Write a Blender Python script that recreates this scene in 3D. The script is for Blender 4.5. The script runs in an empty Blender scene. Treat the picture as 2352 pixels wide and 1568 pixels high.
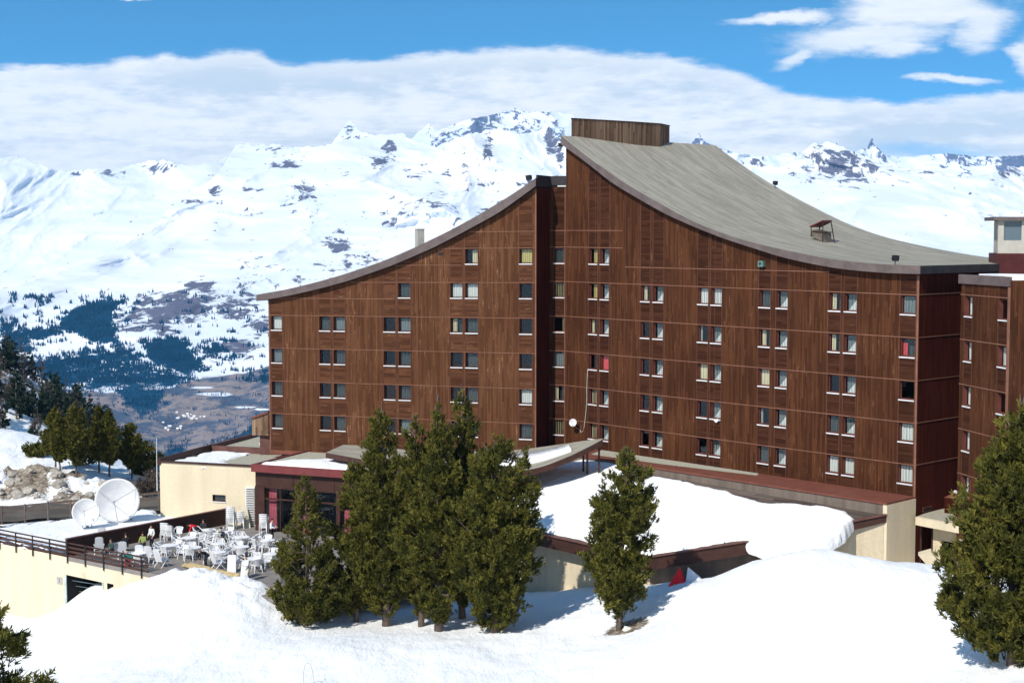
HAZE = 5e-5
import bpy, bmesh, math, random
import numpy as np
from mathutils import Vector, Matrix
random.seed(7)
C = bpy.context.scene.collection
CH = 24.0                       # camera height over the snow
FP = 3500.0; HOR = 540.0
TH = math.atan((784-HOR)/FP); cT, sT = math.cos(TH), math.sin(TH)
# surveying helpers: turn a sighted direction plus a known distance, height or wall into a place in metres
def ray(x, y):
    a = (x-1176)/FP; b = (784-y)/FP
    return Vector((a, cT+b*sT, -sT+b*cT))
CAM = Vector((0, 0, CH))
def PY(x, y, Y): r = ray(x, y); return CAM + r*(Y/r.y)
def PZ(x, y, zc): r = ray(x, y); return CAM + r*(zc/r.z)       # zc = height relative to the camera
def W(X, Y, zc): return Vector((X, Y, zc+CH))

# ---------- numpy noise
def _h(xi, yi, s):
    n = (xi*374761393 + yi*668265263 + s*1442695041) & 0xffffffff
    n = ((n ^ (n >> 13))*1274126177) & 0xffffffff
    n = ((n ^ (n >> 16))*2246822519) & 0xffffffff
    return (n ^ (n >> 15)) & 0xffffffff
def gnoise(x, y, s=0):
    x = np.asarray(x, float); y = np.asarray(y, float)
    xi = np.floor(x).astype(np.int64); yi = np.floor(y).astype(np.int64)
    fx = x-xi; fy = y-yi
    def g(i, j):
        a = _h(xi+i, yi+j, s)/4294967295.0*2*np.pi
        return np.cos(a)*(fx-i)+np.sin(a)*(fy-j)
    u = fx*fx*fx*(fx*(fx*6-15)+10); v = fy*fy*fy*(fy*(fy*6-15)+10)
    a = g(0, 0)*(1-u)+g(1, 0)*u; b = g(0, 1)*(1-u)+g(1, 1)*u
    return (a*(1-v)+b*v)*1.5
def fbm(x, y, o=5, s=0, gain=.5):
    r = 0; a = 1
    for i in range(o): r = r+a*gnoise(x*2**i, y*2**i, s+i*17); a *= gain
    return r
def ridged(x, y, o=5, s=0, gain=.5):
    r = 0; a = 1
    for i in range(o): r = r+a*(1-2*np.abs(gnoise(x*2**i, y*2**i, s+i*13))); a *= gain
    return r

# ---------- objects
WO = {}
def tag(o, label=None, cat=None, group=None, kind=None):
    if label: o['label'] = label
    if cat: o['category'] = cat
    if group: o['group'] = group
    if kind: o['kind'] = kind
    return o
def empty(name, loc, rz=0, label=None, cat=None, group=None):
    o = bpy.data.objects.new(name, None); C.objects.link(o)
    o.location = loc; o.rotation_euler = (0, 0, rz); o.empty_display_size = .3
    WO[o.name] = Vector(loc); return tag(o, label, cat, group)
def link(name, me, parent=None):
    o = bpy.data.objects.new(name, me); C.objects.link(o)
    if parent: o.parent = parent; WO[o.name] = WO.get(parent.name, Vector())
    else: WO[o.name] = Vector()
    return o
class MB:
    def __init__(s): s.v = []; s.f = []; s.m = []; s.uv = []
    def face(s, pts, mi=0, uv=None):
        b = len(s.v); s.v += [tuple(p) for p in pts]; s.f.append(tuple(range(b, b+len(pts)))); s.m.append(mi); s.uv.append(uv)
    def prism(s, pts, d, mi=0, uvs=None):
        d = Vector(d); pts = [Vector(p) for p in pts]; q = [p+d for p in pts]; n = len(pts)
        s.face(pts, mi); s.face(q[::-1], mi)
        for i in range(n): j = (i+1) % n; s.face([pts[j], pts[i], q[i], q[j]], mi)
    def box(s, c, sz, rz=0, mi=0):
        R = Matrix.Rotation(rz, 3, 'Z'); c = Vector(c); a, b, h = sz[0]/2, sz[1]/2, sz[2]/2
        P = [c+R@Vector((x, y, -h)) for x, y in ((-a, -b), (a, -b), (a, b), (-a, b))]
        s.prism(P, (0, 0, 2*h), mi)
    def bar(s, p, q, w, h=None, mi=0, up=(0, 0, 1)):
        p = Vector(p); q = Vector(q); h = h or w; d = (q-p).normalized(); u = Vector(up)
        if abs(d.dot(u)) > .98: u = Vector((1, 0, 0))
        r = d.cross(u).normalized(); u = r.cross(d)
        P = [p+r*a*w/2+u*b*h/2 for a, b in ((-1, -1), (1, -1), (1, 1), (-1, 1))]
        s.prism(P, q-p, mi)
    def tube(s, pts, r, n=6, mi=0):
        pts = [Vector(p) for p in pts]; rs = r if isinstance(r, (list, tuple)) else [r]*len(pts)
        b = len(s.v); L = len(pts)
        for i, p in enumerate(pts):
            d = (pts[min(i+1, L-1)]-pts[max(i-1, 0)]).normalized(); u = Vector((0, 0, 1)) if abs(d.z) < .9 else Vector((1, 0, 0))
            a = d.cross(u).normalized(); c = d.cross(a)
            for k in range(n):
                t = 2*math.pi*k/n; s.v.append(tuple(p+(a*math.cos(t)+c*math.sin(t))*rs[i]))
        for i in range(L-1):
            for k in range(n):
                s.f.append((b+i*n+k, b+i*n+(k+1) % n, b+(i+1)*n+(k+1) % n, b+(i+1)*n+k)); s.m.append(mi); s.uv.append(None)
        s.f.append(tuple(b+k for k in range(n))); s.m.append(mi); s.uv.append(None)
        s.f.append(tuple(b+(L-1)*n+k for k in range(n))[::-1]); s.m.append(mi); s.uv.append(None)
    def build(s, name, mats, parent=None, smooth=False, local=False):
        me = bpy.data.meshes.new(name)
        off = Vector() if (local or parent is None) else WO.get(parent.name, Vector())
        me.from_pydata([tuple(Vector(p)-off) for p in s.v], [], s.f)
        for m in (mats if isinstance(mats, (list, tuple)) else [mats]): me.materials.append(m)
        me.polygons.foreach_set('material_index', s.m)
        if any(u is not None for u in s.uv):
            ul = me.uv_layers.new(name='UVMap'); k = 0
            for f, u in zip(me.polygons, s.uv):
                for j in range(f.loop_total):
                    if u is not None: ul.data[k].uv = u[j]
                    k += 1
        bm = bmesh.new(); bm.from_mesh(me)
        bmesh.ops.remove_doubles(bm, verts=bm.verts, dist=1e-5); bmesh.ops.recalc_face_normals(bm, faces=bm.faces)
        bm.to_mesh(me); bm.free()
        if smooth: me.polygons.foreach_set('use_smooth', [True]*len(me.polygons))
        me.update(); return link(name, me, parent)
def np_mesh(name, V, Fc, mats, parent=None, attrs=None, smooth=True, off=None):
    me = bpy.data.meshes.new(name); V = np.asarray(V, np.float64).copy()
    if parent is not None and off is None: off = WO.get(parent.name, Vector())
    if off is not None: V -= np.array(tuple(off))
    Fc = np.asarray(Fc, np.int32); n, k = Fc.shape
    me.vertices.add(len(V)); me.vertices.foreach_set('co', V.astype(np.float32).ravel())
    me.loops.add(n*k); me.loops.foreach_set('vertex_index', Fc.ravel())
    me.polygons.add(n); me.polygons.foreach_set('loop_start', np.arange(0, n*k, k, dtype=np.int32))
    try: me.polygons.foreach_set('loop_total', np.full(n, k, np.int32))
    except Exception: pass
    for m in (mats if isinstance(mats, (list, tuple)) else [mats]): me.materials.append(m)
    me.polygons.foreach_set('use_smooth', np.full(n, smooth))
    for a, vals in (attrs or {}).items():
        at = me.attributes.new(a, 'FLOAT', 'POINT'); at.data.foreach_set('value', np.asarray(vals, np.float32).ravel())
    me.update(calc_edges=True); me.validate()
    return link(name, me, parent)
def gridfaces(nr, nc, keep=None):
    i, j = np.meshgrid(np.arange(nr-1), np.arange(nc-1), indexing='ij'); a = (i*nc+j)
    F = np.stack([a, a+1, a+nc+1, a+nc], -1).reshape(-1, 4)
    return F if keep is None else F[keep.ravel()]
def copy_tree(o, parent=None):
    c = o.copy(); C.objects.link(c)
    if parent: c.parent = parent
    for ch in list(o.children): copy_tree(ch, c)
    return c

# ---------- materials
class NT:
    def __init__(s, nt): s.t = nt
    def n(s, kind, **kw):
        nd = s.t.nodes.new(kind)
        for k, v in kw.items():
            if k.startswith('i_'):
                nm = k[2:]; nm = int(nm) if nm.isdigit() else nm.replace('_', ' ')
                if isinstance(v, bpy.types.NodeSocket): s.t.links.new(v, nd.inputs[nm])
                else: nd.inputs[nm].default_value = v
            else: setattr(nd, k, v)
        return nd
    def math(s, op, a, b=0., c=None, clamp=False):
        nd = s.t.nodes.new('ShaderNodeMath'); nd.operation = op; nd.use_clamp = clamp
        for i, v in enumerate([a, b] + ([c] if c is not None else [])):
            if isinstance(v, bpy.types.NodeSocket): s.t.links.new(v, nd.inputs[i])
            else: nd.inputs[i].default_value = v
        return nd.outputs[0]
    def mix(s, f, a, b, bt='MIX'):
        nd = s.t.nodes.new('ShaderNodeMix'); nd.data_type = 'RGBA'; nd.blend_type = bt; nd.clamp_factor = True
        for i, v in ((0, f), (6, a), (7, b)):
            if isinstance(v, bpy.types.NodeSocket): s.t.links.new(v, nd.inputs[i])
            else: nd.inputs[i].default_value = v if i == 0 else (*v[:3], 1)
        return nd.outputs[2]
    def ramp(s, f, *st):
        nd = s.t.nodes.new('ShaderNodeValToRGB'); s.t.links.new(f, nd.inputs[0]); e = nd.color_ramp.elements
        while len(e) < len(st): e.new(.5)
        for q, (p, c) in zip(e, st): q.position = p; q.color = (*c, 1) if isinstance(c, tuple) else (c, c, c, 1)
        return nd.outputs[0]
    def sstep(s, x, a, b):
        nd = s.t.nodes.new('ShaderNodeMapRange'); nd.interpolation_type = 'SMOOTHSTEP'
        s.t.links.new(x, nd.inputs[0]); nd.inputs[1].default_value = a; nd.inputs[2].default_value = b; return nd.outputs[0]
    def noise(s, vec, sc, det=4, ro=.55, dist=0):
        nd = s.t.nodes.new('ShaderNodeTexNoise'); s.t.links.new(vec, nd.inputs['Vector'])
        nd.inputs['Scale'].default_value = sc; nd.inputs['Detail'].default_value = det; nd.inputs['Roughness'].default_value = ro; nd.inputs['Distortion'].default_value = dist
        return nd.outputs[0]
    def mapv(s, vec, scale=(1, 1, 1), loc=(0, 0, 0), rot=(0, 0, 0)):
        nd = s.t.nodes.new('ShaderNodeMapping'); s.t.links.new(vec, nd.inputs[0])
        nd.inputs['Scale'].default_value = scale; nd.inputs['Location'].default_value = loc; nd.inputs['Rotation'].default_value = rot; return nd.outputs[0]
def mat(name, color=(.5, .5, .5), rough=.7, fn=None, metal=0., spec=.3, bump=None):
    m = bpy.data.materials.new(name); m.use_nodes = True; t = NT(m.node_tree)
    b = m.node_tree.nodes['Principled BSDF']
    b.inputs['Base Color'].default_value = (*color, 1); b.inputs['Roughness'].default_value = rough
    b.inputs['Metallic'].default_value = metal; b.inputs['Specular IOR Level'].default_value = spec
    if fn:
        r = fn(t)
        col, bp = r if isinstance(r, tuple) else (r, None)
        if col is not None: m.node_tree.links.new(col, b.inputs['Base Color'])
        if bp is not None:
            h, st, ds = bp; nb = t.n('ShaderNodeBump'); nb.inputs['Strength'].default_value = st; nb.inputs['Distance'].default_value = ds
            m.node_tree.links.new(h, nb.inputs['Height']); m.node_tree.links.new(nb.outputs[0], b.inputs['Normal'])
    return m
def objc(t): return t.n('ShaderNodeTexCoord').outputs['Object']
def mottled(name, c, rough=.8, amt=.25, sc=1.5, spec=.2, streak=False, bump=.15):
    def fn(t):
        v = objc(t)
        if streak: v = t.mapv(v, (1, 1, .12))
        n = t.noise(v, sc, 6, .6); n2 = t.noise(objc(t), sc*9, 3, .6)
        k = t.math('ADD', t.math('MULTIPLY', n, .7), t.math('MULTIPLY', n2, .3))
        f = t.sstep(k, .32, .68)
        return t.mix(f, tuple(x*(1-amt) for x in c), tuple(min(1, x*(1+amt)) for x in c)), (n2, bump, .02)
    return mat(name, c, rough, fn, spec=spec)

def wood(name, horizontal, dark, light, pale, bw=.13, palef=.5):
    def fn(t):
        uv = t.n('ShaderNodeUVMap').outputs[0]; s = t.n('ShaderNodeSeparateXYZ', i_0=uv)
        u, v = (s.outputs[1], s.outputs[0]) if horizontal else (s.outputs[0], s.outputs[1])
        bi = t.math('FLOOR', t.math('DIVIDE', u, bw))
        wn = t.n('ShaderNodeTexWhiteNoise', noise_dimensions='2D', i_Vector=t.n('ShaderNodeCombineXYZ', i_X=bi, i_Y=t.math('FLOOR', t.math('ADD', t.math('DIVIDE', v, 2.7), t.math('MULTIPLY', bi, .37)))).outputs[0])
        fr = t.math('FRACT', t.math('DIVIDE', u, bw))
        gap = t.sstep(t.math('ABSOLUTE', t.math('SUBTRACT', fr, .5)), .40, .49)
        st = t.noise(t.n('ShaderNodeCombineXYZ', i_X=t.math('MULTIPLY', u, 14.), i_Y=t.math('MULTIPLY', v, .55), i_Z=bi).outputs[0], 1, 5, .65)
        big = t.noise(t.n('ShaderNodeCombineXYZ', i_X=t.math('MULTIPLY', u, .35), i_Y=t.math('MULTIPLY', v, .25)).outputs[0], 1, 3, .5)
        f = t.math('ADD', t.math('MULTIPLY', wn.outputs[0], .5), t.math('ADD', t.math('MULTIPLY', st, .5), t.math('MULTIPLY', t.math('SUBTRACT', big, .5), .8)))
        c = t.mix(t.sstep(f, .15, .95), dark, light)
        sf = t.noise(t.n('ShaderNodeCombineXYZ', i_X=t.math('MULTIPLY', u, 9.), i_Y=t.math('MULTIPLY', v, .8), i_Z=3.7).outputs[0], 1, 6, .7)
        pf = t.math('MULTIPLY', t.sstep(t.math('ADD', sf, t.math('MULTIPLY', t.math('SUBTRACT', big, .5), .25)), .60, .72), palef)
        c = t.mix(pf, c, pale)
        c = t.mix(t.math('MULTIPLY', gap, .6), c, tuple(x*.35 for x in dark))
        return c, (t.math('SUBTRACT', 1., gap), .5, .02)
    return mat(name, light, .85, fn, spec=.04)
M = {}
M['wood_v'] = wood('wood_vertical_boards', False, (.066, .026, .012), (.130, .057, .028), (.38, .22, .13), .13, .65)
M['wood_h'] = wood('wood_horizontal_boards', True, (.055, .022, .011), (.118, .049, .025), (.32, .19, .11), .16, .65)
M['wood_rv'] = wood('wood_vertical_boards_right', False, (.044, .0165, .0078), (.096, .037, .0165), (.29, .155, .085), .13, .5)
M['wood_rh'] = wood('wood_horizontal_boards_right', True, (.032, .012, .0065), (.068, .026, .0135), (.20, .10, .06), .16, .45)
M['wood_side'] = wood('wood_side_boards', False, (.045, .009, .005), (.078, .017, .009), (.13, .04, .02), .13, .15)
M['wood_slat'] = wood('pale_slats', False, (.10, .055, .035), (.36, .25, .16), (.5, .38, .25), .16, .6)
M['wood_box'] = wood('weathered_penthouse_boards', False, (.09, .052, .032), (.23, .15, .10), (.34, .24, .16), .18, .35)
M['trim'] = mottled('cladding_trim', (.19, .088, .055), .6, .2)
M['trimv'] = mottled('vertical_trim', (.085, .032, .02), .7, .2)
M['fascia'] = mottled('roof_fascia', (.115, .088, .084), .65, .22, 1.2)
M['fascia_dark'] = mottled('dark_fascia', (.035, .03, .032), .6, .25)
M['red'] = mottled('red_metal', (.16, .056, .038), .55, .18)
M['redf'] = mottled('dark_red_fascia', (.16, .038, .038), .6, .15)
M['redl'] = mottled('oxblood_wall', (.065, .014, .013), .6, .2)
M['brown'] = mottled('dark_brown_metal', (.05, .022, .016), .55, .25)
M['brown2'] = mottled('brown_parapet', (.12, .055, .045), .6, .25)
M['cream'] = mottled('cream_render', (.60, .515, .37), .9, .10, .6, .1, True)
M['creamr'] = mottled('stained_cream_render', (.54, .46, .33), .9, .16, .5, .1, True)
M['white'] = mottled('white_plastic', (.74, .74, .75), .4, .05, 3, .4)
M['dish'] = mottled('dish_white', (.60, .60, .61), .6, .10, 1.6, .15)
M['sill'] = mottled('sill_metal', (.62, .62, .62), .45, .1, 4)
M['frame'] = mottled('window_frame', (.06, .022, .016), .6, .2)
M['framer'] = mottled('window_frame_red', (.11, .035, .025), .6, .2)
M['inside'] = mat('room_shade_black', (.012, .012, .013), .9)  # near-black colour paints the shade of unlit rooms behind openings
M['metal'] = mottled('grey_metal', (.28, .28, .29), .4, .15, 3, .5)
M['black'] = mottled('black_metal', (.018, .018, .02), .5, .2)
M['concrete'] = mottled('concrete', (.34, .33, .31), .9, .15, 1.5)
M['gravel'] = mottled('roof_gravel', (.36, .34, .27), .95, .25, 6, .1, False, .6)
M['paving'] = mottled('terrace_paving', (.20, .18, .165), .9, .18, 1.2)
M['plank'] = mottled('new_timber', (.5, .38, .2), .8, .25, 3)
M['rock'] = mottled('rock', (.34, .31, .27), .95, .35, 1.2, .1, False, .8)
M['asphalt'] = mottled('wet_asphalt', (.10, .085, .07), .85, .3, .4)
def curt(name, c):
    def fn(t):
        uv = t.n('ShaderNodeTexCoord').outputs['Object']; s = t.n('ShaderNodeSeparateXYZ', i_0=uv)
        w = t.n('ShaderNodeTexWave', i_Vector=uv, i_Scale=2.2, i_Distortion=2.); return t.mix(w.outputs[1], tuple(x*.62 for x in c), c)
    return mat(name, c, .9, fn, spec=.05)
M['c_white'] = curt('white_curtain', (.62, .62, .57)); M['c_yel'] = curt('ochre_curtain', (.50, .42, .15)); M['c_cream'] = curt('cream_curtain', (.62, .55, .36))
M['c_red'] = curt('red_curtain', (.62, .08, .08)); M['c_grey'] = curt('net_curtain', (.17, .20, .195)); M['c_bright'] = curt('bright_curtain_and_sun_patch', (.60, .62, .58))
M['c_pink'] = curt('pink_curtain', (.5, .12, .15)); M['c_dim'] = curt('dim_curtain', (.06, .07, .068))
def glass():
    m = bpy.data.materials.new('window_glass'); m.use_nodes = True; nt = m.node_tree; nt.nodes.clear(); t = NT(nt)
    tr = t.n('ShaderNodeBsdfTransparent'); tr.inputs[0].default_value = (.88, .91, .92, 1)
    v = objc(t); nb = t.n('ShaderNodeBump', i_Height=t.noise(v, 1.7, 2, .5), i_Strength=.12, i_Distance=.02)
    gl = t.n('ShaderNodeBsdfGlossy', i_Roughness=.03, i_Normal=nb.outputs[0]); gl.inputs[0].default_value = (.85, .9, .95, 1)
    lw = t.n('ShaderNodeLayerWeight', i_Blend=.5)
    mx = t.n('ShaderNodeMixShader'); nt.links.new(t.math('ADD', t.math('MULTIPLY', t.math('POWER', lw.outputs[1], 4.), .9), .045), mx.inputs[0]); nt.links.new(tr.outputs[0], mx.inputs[1]); nt.links.new(gl.outputs[0], mx.inputs[2])
    o = t.n('ShaderNodeOutputMaterial'); nt.links.new(mx.outputs[0], o.inputs[0]); return m
M['glass'] = glass()
def snowfn(t):
    v = objc(t); a = t.noise(t.mapv(v, (1, .45, 1)), 1.3, 6, .6); b = t.noise(v, 9., 4, .65)
    return t.mix(t.sstep(a, .3, .7), (.80, .81, .825), (.85, .85, .845)), (t.math('ADD', a, t.math('MULTIPLY', b, .22)), .8, .2)
M['snow'] = mat('snow', (.9, .9, .9), .65, snowfn, spec=.15)
def shingle(t):
    uv = t.n('ShaderNodeUVMap').outputs[0]; s = t.n('ShaderNodeSeparateXYZ', i_0=uv); u, v = s.outputs[0], s.outputs[1]
    row = t.math('FLOOR', t.math('DIVIDE', v, .22))
    wn = t.n('ShaderNodeTexWhiteNoise', noise_dimensions='2D', i_Vector=t.n('ShaderNodeCombineXYZ', i_X=t.math('FLOOR', t.math('ADD', t.math('DIVIDE', u, 2.3), t.math('MULTIPLY', row, .413))), i_Y=row).outputs[0])
    st = t.noise(t.n('ShaderNodeCombineXYZ', i_X=t.math('MULTIPLY', u, .8), i_Y=t.math('MULTIPLY', v, 6.)).outputs[0], 1, 6, .65)
    cl = t.noise(t.n('ShaderNodeCombineXYZ', i_X=t.math('MULTIPLY', u, .22), i_Y=t.math('MULTIPLY', v, .5)).outputs[0], 1, 4, .6)
    f = t.math('ADD', t.math('MULTIPLY', wn.outputs[0], .28), t.math('ADD', t.math('MULTIPLY', st, .5), t.math('MULTIPLY', cl, .3)))
    c = t.mix(t.sstep(f, .3, .85), (.215, .198, .162), (.355, .328, .268))
    sl = t.noise(t.n('ShaderNodeCombineXYZ', i_X=t.math('MULTIPLY', u, .7), i_Y=t.math('MULTIPLY', v, 4.5), i_Z=9.).outputs[0], 1, 3, .6)
    c = t.mix(t.math('MULTIPLY', t.sstep(sl, .67, .72), .8), c, (.06, .05, .045))
    return c, (st, .4, .05)
M['shingle'] = mat('weathered_roof_boards', (.3, .3, .25), .9, shingle, spec=.1)
# =============== LAND
def npray(x, y):
    a = (x-1176)/FP; b = (784-y)/FP
    return a, cT+b*sT, -sT+b*cT
def at_depth(x, y, Y):
    a, b, c = npray(x, y); k = Y/b
    return np.stack([a*k, Y+0*a, c*k+CH], -1)
# ---- local snow ground: thin-plate through surveyed points (x, y, distance)
GP = [(100,1560,92),(600,1568,80),(1176,1568,78),(1700,1568,74),(2000,1568,71),(2352,1568,64),(2600,1560,58),(870,1440,92),(1000,1455,90),(1130,1458,89),(700,1437,93),
 (1422,1447,86),(1290,1357,100),(1365,1345,97),(1215,1360,101.5),(1560,1338,92),(1700,1298,87),(1800,1272,85.5),(1900,1261,84.5),(1990,1275,84.5),(2060,1287,84),(2105,1291,83),(2180,1340,80),
 (2290,1532,68),(1700,1450,76),(2000,1430,76),(1422,1505,80),(2200,1440,74),
 (400,1311,97),(440,1312,97.5),(560,1342,96),(600,1362,96),(330,1329,101.6),(280,1348,103.2),(110,1412,107.6),(480,1322,97),(151,1393,106.4),(215,1371,104.8),(45,1442,109.5),(250,1450,95),(120,1440,101),(0,1472,108),(-200,1500,112),(300,1560,82),(0,1580,90),(800,1480,86),(450,1420,92),
 (650,1400,95),(2600,1400,70),(1560,1400,85)]
GW = [(-30,106,-24.6),(-24,108,-24.6),(-20,104,-24.2),(-16,110,-24.5),(-14,100,-23.7),(-6,106,-24.3),(0,112,-24.5),(12,100,-23.4),(16,93.5,-21.8),(19,91.5,-20.6),(21.5,90.5,-20.2),(26,91,-20.4),(30,88,-20),(35,85,-19.5),(0,130,-25),(20,120,-24),(-10,140,-26),(-30,122,-24.2),
 (-40,118,-25),(-38,127,-23.75),(-30,129,-23.3),(-46,125,-23.9),(-60,118,-25),(-60,128,-24),(-43,134.5,-23.4),(-43,137,-21.8),(-50,139,-21.4),(-38,138,-22.6),(-33,140,-23.7),(-28,144,-24.3),(-45,146,-21.2),(-50,155,-20.2),(-40,152,-22.6),(-34,158,-26),
 (-22,170,-34),(-30,185,-36),(-45,190,-36),(-60,190,-33),(-10,200,-45),(20,180,-40),(40,140,-30),(60,100,-20),(80,60,-15),(-80,90,-30),(-90,150,-25),(-60,60,-24),(0,60,-22.5),(40,50,-18)]
pts = [tuple(PY(x, y, d)) for x, y, d in GP] + [(X, Y, z+CH) for X, Y, z in GW]
# wooded spur on the left, further off
for x, y, d in ((-300,700,330),(-150,760,330),(0,835,330),(60,880,330),(110,930,325),(160,985,318),(210,1035,315),(300,1110,310),(450,1200,300),(700,1260,300),(0,930,260),(80,975,255),(150,1040,250),(-200,880,260),(250,1110,240)):
    pts.append(tuple(PY(x, y, d)))
for X, Y, z in ((-150,400,-60),(-80,400,-75),(-30,400,-110),(60,350,-110),(120,250,-80),(150,120,-30),(130,20,-15),(-130,20,-28),(-150,200,-38),(-200,300,-40)): pts.append((X, Y, z+CH))
Pn = np.array(pts); n_ = len(Pn)
def tps(r2): return .5*r2*np.log(r2+1e-9)
K = tps(((Pn[:, None, :2]-Pn[None, :, :2])**2).sum(-1)) + np.eye(n_)*2.0
Pm = np.c_[np.ones(n_), Pn[:, :2]]
A_ = np.block([[K, Pm], [Pm.T, np.zeros((3, 3))]])
SOL = np.linalg.solve(A_, np.r_[Pn[:, 2], 0, 0, 0])
def gz(X, Y):
    X = np.asarray(X, float); Y = np.asarray(Y, float); sh = X.shape; X = X.ravel(); Y = Y.ravel(); out = SOL[-3]+SOL[-2]*X+SOL[-1]*Y
    for i in range(n_): out = out+SOL[i]*tps((X-Pn[i, 0])**2+(Y-Pn[i, 1])**2)
    far = np.clip((Y-110)/120, 0, 1)
    nz = fbm(X*.16, Y*.11, 5, 3)*(.23+.9*far*far)
    bank = np.exp(-(((X+20.5)/6)**2+((Y-97)/2.8)**2))
    nz = nz+fbm(X*.9, Y*.9, 4, 8)*(.03+.5*bank)
    emb = np.exp(-(((X+44)/9)**2+((Y-136)/3.2)**2)); nz = nz+emb*ridged(X*.5, Y*.5, 4, 5)*.7
    return (out+nz).reshape(sh)
def gz1(X, Y): return float(gz(np.array([X]), np.array([Y]))[0])
xs = np.unique(np.r_[np.linspace(-210, -62, 60), np.linspace(-62, 42, 300), np.linspace(42, 160, 50)])
ys = np.unique(np.r_[np.linspace(-6, 60, 30), np.linspace(60, 150, 300), np.linspace(150, 425, 150)])
GX, GY = np.meshgrid(xs, ys); GZ = gz(GX, GY)
dirt = np.exp(-(((GX+45)/10)**4+((GY-135.4)/3.6)**4))*(.75+.6*fbm(GX*.35, GY*.35, 4, 31))
dirt = np.maximum(dirt, np.exp(-(((GX+33)/5)**2+((GY-139)/5)**2))*.9)
dirt = np.maximum(dirt, (GY > 170)*np.clip(.30+.9*fbm(GX*.05, GY*.05, 5, 41), 0, 1)*np.clip((GY-170)/40, 0, 1))
sp = PY(1440, 1446, 86.0); dirt = np.maximum(dirt, 1.3*np.exp(-(((GX-sp.x)/1.3)**2+((GY-sp.y)/1.1)**2)))
def groundfn(t):
    v = objc(t); a = t.noise(t.mapv(v, (1, .45, 1)), 1.1, 7, .6); b = t.noise(v, 8., 4, .65)
    at = t.n('ShaderNodeAttribute', attribute_name='dirt').outputs['Fac']
    d = t.sstep(t.math('ADD', at, t.math('MULTIPLY', t.math('SUBTRACT', b, .5), .9)), .45, .6)
    s = t.mix(t.sstep(a, .3, .7), (.79, .80, .815), (.84, .84, .838))
    e = t.mix(t.sstep(t.noise(v, 2.2, 7, .75), .35, .65), (.09, .065, .045), (.36, .31, .25))
    return t.mix(d, s, e), (t.math('ADD', a, t.math('MULTIPLY', b, .25)), .9, .25)
M['ground'] = mat('snow_ground', (.9, .9, .9), .7, groundfn, spec=.1)
V = np.stack([GX, GY, GZ], -1).reshape(-1, 3)
g = np_mesh('ground', V, gridfaces(len(ys), len(xs)), M['ground'], attrs={'dirt': dirt.ravel()}); tag(g, kind='structure')

# ---- mountains
def mountfn(t):
    v = objc(t); nz = t.noise(t.mapv(v, (1, .5, .45), (0, 0, 0), (0, .35, 0)), .028, 9, .72, .4); nf = t.noise(t.mapv(v, (1, 1, .35)), .05, 5, .6)
    rk = t.n('ShaderNodeAttribute', attribute_name='rock').outputs['Fac']; br = t.n('ShaderNodeAttribute', attribute_name='bare').outputs['Fac']
    fo = t.n('ShaderNodeAttribute', attribute_name='wood').outputs['Fac']
    stn = t.noise(t.mapv(v, (1.0, .5, .35), (0, 0, 0), (0, .6, 0)), .020, 7, .7, .6); rk = t.math('ADD', rk, t.math('MULTIPLY', t.math('MAXIMUM', t.math('SUBTRACT', stn, .55), 0.), 3.6))
    r = t.sstep(t.math('ADD', rk, t.math('MULTIPLY', t.math('SUBTRACT', nz, .5), 2.1)), .50, .60)
    b = t.sstep(t.math('ADD', br, t.math('MULTIPLY', t.math('SUBTRACT', nz, .5), 1.2)), .42, .58)
    f = t.sstep(t.math('ADD', fo, t.math('MULTIPLY', t.math('SUBTRACT', nz, .5), 1.7)), .47, .56)
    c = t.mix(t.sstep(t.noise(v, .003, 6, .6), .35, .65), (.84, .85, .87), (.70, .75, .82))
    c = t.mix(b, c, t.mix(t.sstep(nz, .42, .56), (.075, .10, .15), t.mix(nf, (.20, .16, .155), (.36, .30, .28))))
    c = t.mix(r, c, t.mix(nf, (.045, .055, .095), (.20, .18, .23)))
    c = t.mix(f, c, t.mix(nf, (.006, .038, .085), (.014, .07, .13)))  # blue of the distant haze is mixed into the wood colour
    return c, (t.math('MULTIPLY', nz, t.math('ADD', .12, t.math('MAXIMUM', r, b))), .5, 12.)
M['mount'] = mat('mountain_snow_and_rock', (.9, .9, .9), .9, mountfn, spec=.02)
def curve(p): p = np.array(p, float); return lambda x: np.interp(x, p[:, 0], p[:, 1])
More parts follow.
